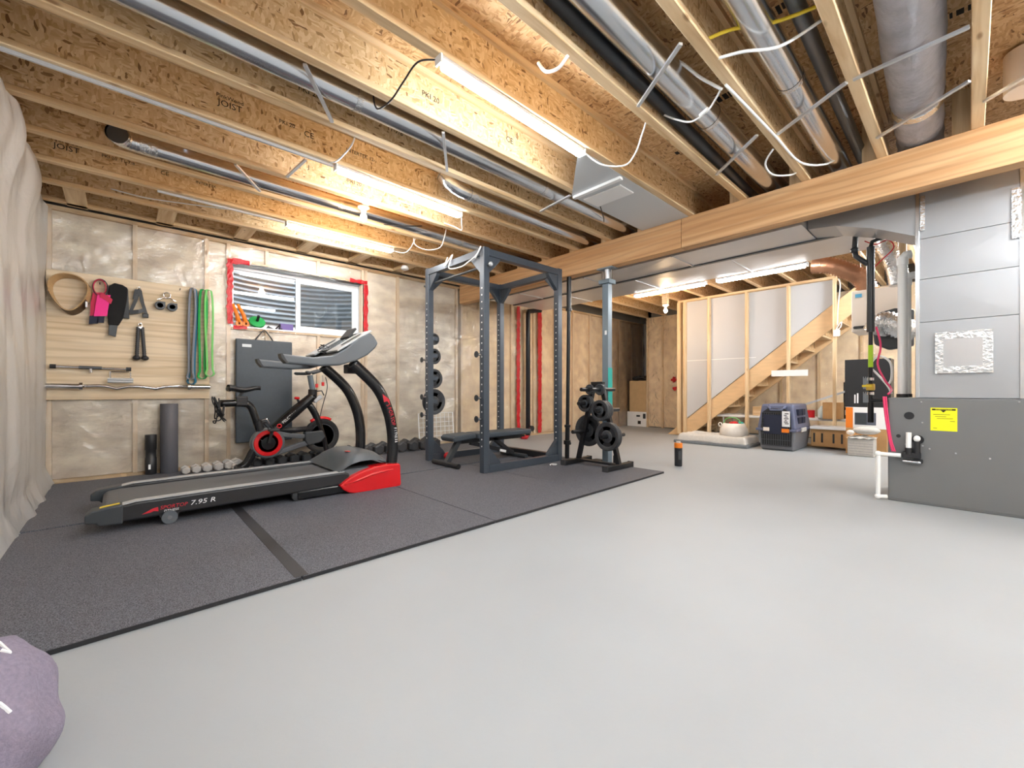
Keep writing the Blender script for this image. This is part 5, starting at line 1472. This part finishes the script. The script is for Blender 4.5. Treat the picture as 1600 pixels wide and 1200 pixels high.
for k in range(2):
    for j in range(2):
        MB().box(cx0+.16+.20*k, cx0+.32+.20*k, cy0-.002, cy0+.05, .40+.12*j, .49+.12*j).build('vent_window', M['navy'], DC)
MB().cbox((cx0+.30, cy0-.03, .31), (.24,.02,.06)).build('side_latch', M['fabric_grey'], DC, bevel=.006)

# dog bed
tag(MB().box(6.99, 7.66, 2.30, 3.46, .0, .05).build('floor_pad', M['fabric_dark'], None, bevel=.012), 'flat grey pad under the dog bed', 'pad')
def bedf(u, v):
    x = 7.02+.63*u; y = 2.32+1.10*v
    eu = min(u, 1-u); ev = min(v, 1-v)
    e = min(eu*.63, ev*1.1)
    rim = .11*math.sqrt(max(0, 1-((min(e,.16)-.08)/.08)**2)) if e < .16 else 0
    z = .055 + max(rim, .05 if e > .08 else 0) + .006*math.sin(17*u+13*v)
    return (x, y, z)
bd = MB().grid(bedf, 36, 44); bd.box(7.025, 7.645, 2.325, 3.415, .0505, .058)
BDO = bd.build('dog_bed', M['fabric_grey'], None, smooth=True); tag(BDO, 'light grey bolstered dog bed left of the crate', 'dog bed')
BK = thing('toy_basket', (7.40, 2.63, .11), 'white fabric basket of toys sitting on the dog bed', 'basket')
MB().lathe([(0,0),(.17,0),(.215,.06),(.205,.16),(.155,.25),(.145,.245),(.19,.16),(.195,.06),(0,.03)], (7.40,2.63,.105), 'Z', 28).build('body', M['fabric_white'], BK, smooth=True)
MB().tube([(7.33,2.63+.13*math.cos(a),.35+.10*math.sin(a)) for a in [PI*k/10 for k in range(11)]], .008, 6).build('handle', M['green_l'], BK, smooth=True)
MB().tube([(7.28,2.80+.025*math.cos(a),.33+.03*math.sin(a)) for a in [2*PI*k/12 for k in range(13)]], .008, 6).build('side_loop', M['fabric_white'], BK)
for k, (dx, dy, r, mt, lab) in enumerate(((-.05,-.02,.075,'red_matte','red ball toy in the white basket'), (.04,-.08,.06,'teal','teal ball toy in the white basket'), (.02,.08,.06,'leather_d','brown plush toy in the white basket'))):
    tag(MB().sphere((7.40+dx,2.63+dy,.345), r, 14, 9, (1,1,.6)).build('dog_toy', M[mt], None, smooth=True), lab, 'toy', 'toys in the basket')

# folding table and goods under the stairs
TB = thing('folding_table', (8.55, 2.0, 0), 'low white folding table under the stairs', 'table')
MB().box(8.30, 8.85, .75, 3.25, .40, .44).build('table_top', M['white'], TB, bevel=.01)
for y in (.85, 3.15):
    for x in (8.35, 8.80): MB().cyl((x,y,.0), (x,y,.40), .012, n=8).build('leg', M['galv_dull'], TB)
tag(MB().box(8.35, 8.80, 1.95, 2.65, .441, .60).build('wood_crate', M['lumber_y'], None, bevel=.006), 'pale wooden crate on table behind the pet crate', 'crate')
tag(MB().lathe([(0,0),(.05,0),(.055,.02),(.055,.13),(.02,.19),(.015,.20),(.0,.20)], (8.30,1.62,.441), 'Z', 18).build('spray_bottle', M['bottle_clear'], None, smooth=True), 'clear spray bottle on the table right of the crate', 'bottle')
tag(MB().lathe([(0,0),(.06,0),(.06,.12),(0,.12)], (8.45,1.80,.441), 'Z', 18).build('red_can', M['red_matte'], None, auto=40), 'red can on the table behind the pet crate', 'can')
tag(MB().box(8.16, 8.40, 1.35, 1.58, .441, .70).build('cardboard_box', M['cardboard'], None, bevel=.004), 'small brown cardboard box on the table beside spray bottle', 'box')
CTN = thing('long_carton', (8.0, 1.45, .0), 'long brown carton with slots on floor right of the crate', 'box')
MB().box(7.82, 8.08, 1.20, 1.66, .04, .30).build('carton_body', M['cardboard'], CTN, bevel=.004)
for y in (1.62, 1.52, 1.38, 1.28): MB().box(7.815, 7.8205, y-.012, y+.012, .10, .24).build('slot', M['black'], CTN)
tag(MB().box(7.78, 8.10, 1.22, 1.67, .301, .345).build('white_tabletop', M['white'], None, bevel=.006), 'white board lying flat on the long carton', 'board')
CH = thing('shelf_tower', (8.35, 1.25, .441), 'black and grey drawer tower behind the last stair stud', 'drawers')
MB().box(8.42, 8.78, 1.10, 1.36, .441, 1.02).build('frame', M['black'], CH, bevel=.004)
for k in range(4): MB().box(8.40, 8.42, 1.12, 1.34, .50+.125*k, .58+.125*k).build('drawer', M['silver_plastic'], CH, bevel=.006)
BX = thing('appliance_box', (7.7, 1.0, .63), 'tall black printed box stacked on the orange edged box', 'box')
MB().box(7.62, 7.98, .72, 1.215, .655, 1.325).build('carton_body', M['black'], BX, bevel=.004)
for y, z0_, z1_ in ((1.00,.72,.87),(1.00,.91,1.08)):
    for k in range(5): MB().box(7.617, 7.6195, y-.045+.012*k, y-.037+.012*k, z0_, z1_-.02*(k % 2)).build('text_block', M['fabric_dark'], BX)
for y in (1.10, 1.07): MB().box(7.617, 7.6195, y-.008, y+.008, .71, .85-.02*(y > 1.08)).build('title_print', M['white'], BX)
OB = thing('microwave_box', (7.7, 1.0, .35), 'white product box with orange edge and appliance picture', 'box')
MB().box(7.60, 7.98, .76, 1.20, .36, .654).build('carton_body', M['white'], OB, bevel=.003)
MB().box(7.597, 7.5995, 1.12, 1.20, .362, .652).build('orange_edge', M['orange'], OB)
pc = MB().box(7.597, 7.5995, .87, 1.10, .41, .58).build('picture', plain('pic', hexc(92,96,110), .5), OB)
MB().box(7.595, 7.597, .97, 1.09, .42, .57).build('picture_window', M['char'], pc)
MB().box(7.60, 7.98, .76, 1.20, .0, .358).build('stand_box', M['cardboard'], OB)
BI = thing('storage_bin', (7.45, .97, 0), 'grey fabric storage bin with patterned cloth on floor', 'bin')
MB().box(7.33, 7.58, .86, 1.14, .0, .24).build('body', M['fabric_grey'], BI, bevel=.012)
for k in range(5): MB().box(7.328, 7.331, .87, 1.13, .03+.035*k, .033+.035*k).build('seam', M['fabric_dark'], BI)
tag(MB().grid(lambda u, v: (7.30+.30*u, .85+.30*v, .245+.035*math.sin(PI*u)*math.sin(PI*v)+.006*math.sin(22*v+9*u)), 16, 16).build('folded_cloth', plain('pattern', hexc(206,204,200), .9, 0, .5, 24), None, smooth=True, fix=False), 'grey patterned cloth folded on the storage bin', 'cloth')
tag(MB().sphere((7.42,.95,.345), .13, 18, 10, (.8,1.15,.42)).build('cushion', M['fabric_grey'], None, smooth=True), 'pale grey cushion on top of the storage bin', 'cushion')
tag(MB().sphere((7.35,1.11,.315), .045, 12, 8, (1,1,.8)).build('plush_toy', M['cream'], None, smooth=True), 'small peach plush toy on the storage bin', 'toy')
tag(MB().bar((8.37,1.06,.98), (8.37,1.95,.62), .02, .03).build('metal_rail', M['galv_dull'], None), 'slanted metal rail behind the pet crate', 'rail')

# boxes in the alcove
A1 = thing('white_box', (9.6, 5.6, 0), 'white printed box on floor in the alcove', 'box')
MB().box(9.42, 9.80, 5.35, 5.88, .0, .36).build('carton_body', M['white'], A1, bevel=.004)
MB().box(9.416, 9.4195, 5.52, 5.62, .24, .28).build('hand_hole', M['black'], A1)
MB().box(9.416, 9.4195, 5.50, 5.58, .06, .14).build('print_mark', M['ink'], A1); MB().box(9.416, 9.4195, 5.37, 5.44, .20, .32).build('print_mark', M['char'], A1)
tag(MB().box(9.46, 9.80, 5.36, 5.84, .361, 1.13).build('tall_cardboard_box', M['cardboard_l'], None, bevel=.005), 'tall cardboard box standing on the white box in the alcove', 'box')
rr = random.Random(5)
pts = [(9.6+rr.uniform(-.12,.12), 5.58+rr.uniform(-.18,.18), 1.19+rr.uniform(-.04,.06)) for _ in range(40)]
tag(MB().tube(spline(pts, 4), .018, 6).build('cable_heap', M['black'], None, smooth=True), 'heap of black cable on the tall cardboard box', 'cable')
# pipes against the back wall
BP = thing('black_drain_pipe', (5.62, 5.80, 0), 'black drain pipe running up the back wall between red tapes', 'pipe')
MB().tube([(5.80,5.80,.02),(5.80,5.80,2.38),(5.82,5.80,2.42),(6.15,5.80,2.48)], .045, 16).build('stack', M['abs'], BP, smooth=True)
MB().cyl((5.80,5.74,.16), (5.80,5.68,.16), .055, n=16).build('cleanout', M['abs'], BP, auto=40)
# ================================================================== CEILING SERVICES AND LIGHTS
def strip(p0, p1, lab, hang=False, mt='led'):
    p0 = Vector(p0); p1 = Vector(p1); d = (p1-p0).normalized(); L_ = (p1-p0).length
    s = d.cross(Vector((0,0,1))).normalized()
    t = thing('strip_light', tuple((p0+p1)/2), lab, 'light', 'linear strip lights')
    MB().bar(p0+Vector((0,0,.012)), p1+Vector((0,0,.012)), .046, .022).build('housing', M['led_off'], t, bevel=.003)
    MB().bar(p0+d*.02-Vector((0,0,.018)), p1-d*.02-Vector((0,0,.018)), .040, .036).build('diffuser', M[mt], t, bevel=.008)
    for p in (p0, p1): MB().bar(p-d*.006, p+d*.006, .056, .046).build('end_cap', M['white'], t)
    if hang:
        for p in (p0+d*.15, p1-d*.15): MB().cyl(p+Vector((0,0,.02)), Vector((p.x,p.y,ZJ+.01)), .004, n=6).build('hanger_wire', M['galv_dull'], t)
    return t
ZL = ZJ - .026
strip((1.24,1.905,ZL+.0), (2.50,1.935,ZL), 'lit strip light under joist near the white duct panel')
strip((1.245,3.37,ZL), (2.49,3.44,ZL), 'lit strip light under the middle joist')
strip((1.29,4.87,ZL), (2.50,4.88,ZL), 'lit strip light nearest the window wall')
strip((5.92,3.56,2.37), (5.92,2.46,2.37), 'lit strip light by the far duct trunk, left one', True, 'led_far')
strip((5.92,2.32,2.37), (5.92,1.29,2.37), 'lit strip light by the far duct trunk, right one', True, 'led_far')
# extra strips added out of view as fill light, same fitting
strip((2.9,-1.03,ZL), (4.1,-1.03,ZL), 'added fill strip light behind the camera, right one', mt='led_fill')
strip((6.9,.06,ZL), (8.1,.06,ZL), 'added fill strip light hidden behind the plenum duct', mt='led_fill')
strip((.45,-1.03,ZL), (1.70,-1.03,ZL), 'added fill strip light behind the camera, left one', mt='led_fill')
strip((5.6,-1.6,ZL), (6.8,-1.6,ZL), 'added unseen fill strip light behind the furnace', mt='led_fill')
strip((.35,.45,ZL), (1.55,.45,ZL), 'added unseen fill strip light overhead, nearest the camera')
# unlit reflector channels leading up to two of the lamps
tag(MB().box(XL, 1.23, 3.378, 3.398, ZJ-.022, ZJ-.001).build('light_channel', M['led_off'], None, bevel=.003), 'thin unlit metal channel left of the middle strip light', 'channel')
tag(MB().box(.25, 1.275, 4.862, 4.88, ZJ-.02, ZJ-.001).build('light_channel', M['led_off'], None, bevel=.003), 'thin unlit metal channel left of the window strip light', 'channel')

def bulb(x, y, z, lab, pw=BULB_W):
    t = thing('bulb_fixture', (x, y, z-.16), lab, 'light', 'bare bulbs')
    MB().lathe([(0,0),(.055,0),(.055,-.012),(.03,-.03),(.022,-.06),(0,-.06)], (x,y,z), 'Z', 20).build('socket_base', M['white'], t, auto=40)
    MB().sphere((x,y,z-.105), .032, 14, 10, (1,1,1.3)).build('glass_bulb', M['bulb'], t, smooth=True)
    ld = bpy.data.lights.new('bulb_lamp', 'POINT'); ld.energy = pw; ld.color = (1,.68,.38); ld.shadow_soft_size = .045
    lo = bpy.data.objects.new('bulb_lamp', ld); COL.objects.link(lo); lo.parent = t; lo.location = (0,0,-.0)
    return t
tb = bulb(1.77, 4.06, 2.70, 'bare warm bulb in white base between the joists')
MB().box(1.74, 1.80, 3.878, 4.11, 2.70, 2.72).build('mounting_arm', M['galv_dull'], tb)
bulb(7.07, 3.643, 2.40, 'bare warm bulb glowing before the stair wall', 24)
tag(MB().box(7.03, 7.11, 3.60, 3.69, 2.401, 2.60).box(7.03, 7.11, 3.40, 3.95, 2.60, ZJ-.0).build('bulb_block', M['lumber_y'], None), 'short wood block carrying the far bulb', 'block')
SD = thing('recessed_fixture', (2.98, 5.45, 2.60), 'small white round fixture by the window wall joist', 'fixture')
MB().lathe([(0,0),(.05,0),(.055,.02),(.04,.05),(0,.055)], (2.98,5.45,2.605), 'Z', 18).build('cup', M['white'], SD, auto=40)

# round ducts between the joists
def rduct(y, x0, x1, r, z, lab, end=None, y2=None):
    y2 = y if y2 is None else y2
    t = thing('round_duct', ((x0+x1)/2, (y+y2)/2, z-r), lab, 'duct', 'round galvanized ducts')
    n = max(1, int((x1-x0)/1.5+.5))
    for k in range(n):
        a = x0+(x1-x0)*k/n; b = x0+(x1-x0)*(k+1)/n
        ya = y+(y2-y)*k/n; yb = y+(y2-y)*(k+1)/n
        MB().cyl((a,ya,z), (b,yb,z), r, n=32, cap=False).build('pipe_section', M['galv'], t, smooth=True)
        if k: MB().cyl((a-.02,ya,z), (a+.02,ya,z), r+.002, n=32, cap=False).build('joint_band', M['foil'], t, smooth=True)
    if end:
        pts = [(x0,y,z)] + end
        MB().tube(spline(pts, 4), [r+.003*(i % 3 == 0) for i in range(len(spline(pts, 4)))], 24, cap=False).build('elbow', M['galv'], t, smooth=True)
        e1, e0 = Vector(end[-1]), Vector(end[-2])
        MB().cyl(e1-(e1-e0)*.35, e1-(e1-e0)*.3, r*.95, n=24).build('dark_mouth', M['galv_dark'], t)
        MB().cyl(e1-(e1-e0)*.1, e1+(e1-e0)*.02, r+.007, n=24, cap=False).build('mouth_rim', M['galv'], t, smooth=True)
        MB().cyl((x0-.01,y,z), (x0+.09,y,z), r+.004, n=28, cap=False).build('foil_wrap', M['foil'], t, smooth=True)
    return t
rduct(2.675, XL-.1, 4.60, .078, 2.765, 'large round duct between joists above the rack side')
rduct(4.26, .13, 4.60, .066, 2.75, 'round duct with open elbow near the left wall', [(.09,4.26,2.75),(.04,4.245,2.748),(.005,4.21,2.742),(-.01,4.16,2.735)], 4.34)
rduct(3.20, 2.42, 4.60, .062, 2.74, 'round duct with segmented elbow above the rack', [(2.36,3.20,2.74),(2.28,3.21,2.755),(2.21,3.24,2.80),(2.18,3.28,2.86)])
rduct(1.215, -.3, 4.60, .082, 2.765, 'large round duct right of the white panel')
rduct(.735, -.3, 4.60, .072, 2.765, 'round duct between joists over the beam, right of cables')
tag(MB().tube([(1.5,1.36,2.78),(2.435,1.37,2.765),(4.34,1.41,2.75),(4.6,1.41,2.75)], .04, 16).build('black_drain_line', M['abs'], None, smooth=True), 'black drain line running beside the large round duct', 'pipe')
tag(MB().tube([(-.3,.56,2.80),(4.6,.60,2.80)], .038, 16).build('dark_vent_line', M['galv_dark'], None, smooth=True), 'dark metal line beside the round duct over the beam', 'pipe')
# insulated flex duct
FD = thing('insulated_duct', (3.6, .24, 2.6), 'fat grey insulated flexible duct with taped joint', 'duct')
def fdp(a, b): 
    P_ = spline([(x, .205+.035*(x-3.0), 2.80-.008*math.sin(x*3)) for x in [a+(b-a)*k/6 for k in range(7)]], 4)
    return P_
rr = random.Random(9)
P_ = fdp(.5, 3.86); MB().tube(P_, [.130+rr.uniform(-.005,.005) for _ in P_], 24).build('sleeve', M['insul_grey'], FD, smooth=True)
P_ = fdp(3.84, 4.62); MB().tube(P_, [.128+rr.uniform(-.006,.006) for _ in P_], 24).build('sleeve', M['insul_grey'], FD, smooth=True)
P_ = fdp(3.83, 3.90); MB().tube(P_, .135, 24).build('tape_joint', M['foil'], FD, smooth=True)
tag(MB().cyl((4.02,-.24,2.70), (4.02,-.24,2.94), .10, n=28).build('white_duct_drop', M['cream'], None, auto=40), 'pale capped duct drop at the top right corner', 'duct')
# panned joist bay
PN = thing('metal_bay_cover', (3.4, 2.22, ZJ-.006), 'smooth white sheet metal panel closing a joist bay', 'panel')
MB().prism([(2.46,1.94),(4.24,1.94),(4.24,2.46),(3.02,2.46)], 'Z', ZJ-.006, ZJ-.003).build('sheet', plain('panwhite', hexc(206,209,212), .5, .1), PN)
MB().box(3.02, 3.06, 1.95, 2.45, ZJ-.030, ZJ-.006).build('lip', M['white'], PN, bevel=.003)
MB().box(3.14, 3.36, 2.03, 2.42, ZJ-.018, ZJ-.006).build('filter_cover', M['white'], PN, bevel=.004)
# cross bridging rods
def rod(p0, p1, lab):
    tag(MB().bar(p0, p1, .020, .014).build('bridging_strap', M['galv_dull'], None), lab, 'strap', 'steel bridging straps')
zb, zt_ = ZJ-.004, ZS-.04
rod((.74,2.45,zb), (1.03,2.85,zb), 'steel strap under the large round duct, left one')
rod((1.63,2.45,zb), (1.94,2.86,zb), 'steel strap under the large round duct, right one')
rod((3.0,2.46,zb), (3.05,2.88,zb), 'steel strap below the white panel corner')
rod((2.366,1.40,zb), (2.10,1.0,zb), 'steel strap crossing the duct right of the white panel')
rod((3.589,1.41,zb), (3.24,1.0,zb), 'steel strap crossing the duct near the beam')
rod((3.33,.90,zb), (3.06,.48,zb), 'steel strap crossing below the right hand round duct')
rod((3.06,.45,zb), (3.03,.0,zb), 'steel strap crossing the grey insulated duct upper side')
rod((3.89,.44,zb), (3.56,.0,zb), 'steel strap crossing the grey insulated duct near the beam')
rod((3.88,-.06,zb), (3.58,-.40,zb), 'steel strap at the far right joist')
rod((.67,3.90,zb), (.92,4.28,zb), 'steel strap near the open duct elbow')
rod((1.05,3.45,zb), (1.02,3.84,zb), 'thin steel strap left of the middle strip light')
# cables stapled to and looping between the joists
C = 'white electrical cables'
cable('ceiling_cable', [(1.16,2.52,2.75),(1.16,2.50,2.66),(1.16,2.44,2.60),(1.17,2.30,2.59),(1.17,2.15,2.62),(1.17,2.0,2.64),(1.24,1.93,2.65)], .005, 'black', 'dark cable drooping to the first strip light', 'cable', 7, C)
cable('ceiling_cable', [(1.25,2.98,2.78),(1.24,3.02,2.68),(1.24,3.15,2.66),(1.22,3.28,2.64),(1.20,3.36,2.65)], .006, 'white', 'white cable feeding the middle strip light', 'cable', 7, C)
cable('ceiling_cable', [(1.70,1.62,2.70),(1.72,1.58,2.64),(1.73,1.50,2.62),(1.74,1.44,2.66)], .009, 'white', 'short white cable beside the lit end of the near joist', 'cable', 7, C)
cable('ceiling_cable', [(2.52,1.93,2.64),(2.62,1.85,2.56),(2.72,1.72,2.54),(2.70,1.62,2.58),(2.62,1.52,2.64),(2.58,1.46,2.70)], .006, 'white', 'white cable swagging from strip light to next joist', 'cable', 7, C)
cable('ceiling_cable', [(2.66,1.38,2.72),(2.68,1.30,2.66),(2.72,1.22,2.63),(2.68,1.10,2.63),(2.62,1.00,2.68)], .006, 'white', 'white cable hanging below the big round duct', 'cable', 7, C)
tag(MB().tube([(2.70,1.16,2.630),(2.675,1.10,2.634)], .012, 8).build('cable_connector', M['white'], None), 'white inline connector on the hanging cable', 'connector')
cable('ceiling_cable', [(2.32,1.30,2.90),(2.38,1.15,2.80),(2.46,1.06,2.70),(2.60,.99,2.66)], .009, 'white', 'thick white cable crossing toward the joist beside the big duct', 'cable', 7, C)
cable('ceiling_cable', [(2.55,.95,2.64),(2.90,.93,2.64),(3.3,.91,2.64),(3.8,.88,2.63),(4.05,.78,2.66),(4.15,.70,2.72)], .008, 'white', 'white cable stapled along the joist between two round ducts', 'cable', 7, C)
cable('ceiling_cable', [(3.52,.98,2.66),(3.62,1.06,2.62),(3.80,1.06,2.60),(3.98,.98,2.63),(4.10,.95,2.70)], .007, 'white', 'white cable loop hanging under the joist end at the beam', 'cable', 7, C)
cable('ceiling_cable', [(2.35,.93,2.67),(2.38,.80,2.65),(2.48,.66,2.65),(2.55,.50,2.72)], .008, 'white', 'white cable sagging across the upper round duct', 'cable', 7, C)
cable('ceiling_cable', [(2.22,.95,2.70),(2.28,.82,2.72),(2.42,.66,2.74),(2.5,.48,2.76)], .009, 'yellow_dull', 'yellow cable crossing the upper round duct', 'cable', 7, C)
cable('ceiling_cable', [(2.0,3.45,2.70),(2.02,3.55,2.64),(2.05,3.62,2.66),(2.0,3.80,2.75)], .006, 'white', 'short white cable under the middle strip light', 'cable', 7, C)
cable('ceiling_cable', [(2.50,3.44,2.64),(2.55,3.50,2.58),(2.62,3.60,2.56),(2.60,3.70,2.62),(2.55,3.82,2.68)], .006, 'white', 'white cable looping off the middle strip light end', 'cable', 7, C)
cable('ceiling_cable', [(2.52,4.40,2.70),(2.55,4.42,2.60),(2.62,4.28,2.52),(2.72,4.16,2.54),(2.74,4.10,2.64),(2.70,4.0,2.70)], .006, 'white', 'white cable drooping near the rack corner', 'cable', 7, C)
cable('ceiling_cable', [(2.50,4.88,2.63),(2.60,4.78,2.60),(2.62,4.66,2.63),(2.60,4.50,2.70)], .006, 'white', 'white cable off the window strip light', 'cable', 7, C)
cable('ceiling_cable', [(2.05,4.20,2.64),(2.25,4.14,2.66),(2.45,4.10,2.70)], .006, 'black', 'black cable beside the bare bulb', 'cable', 7, C)
cable('ceiling_cable', [(-.05,5.30,2.72),(.2,5.2,2.68),(.55,5.05,2.67),(.8,4.92,2.66)], .006, 'white', 'white cable running to the window strip light', 'cable', 7, C)
cable('ceiling_cable', [(3.35,2.38,2.63),(3.6,2.52,2.64),(3.75,2.62,2.67)], .005, 'black', 'thin dark wire under the panel edge', 'cable', 7, C)
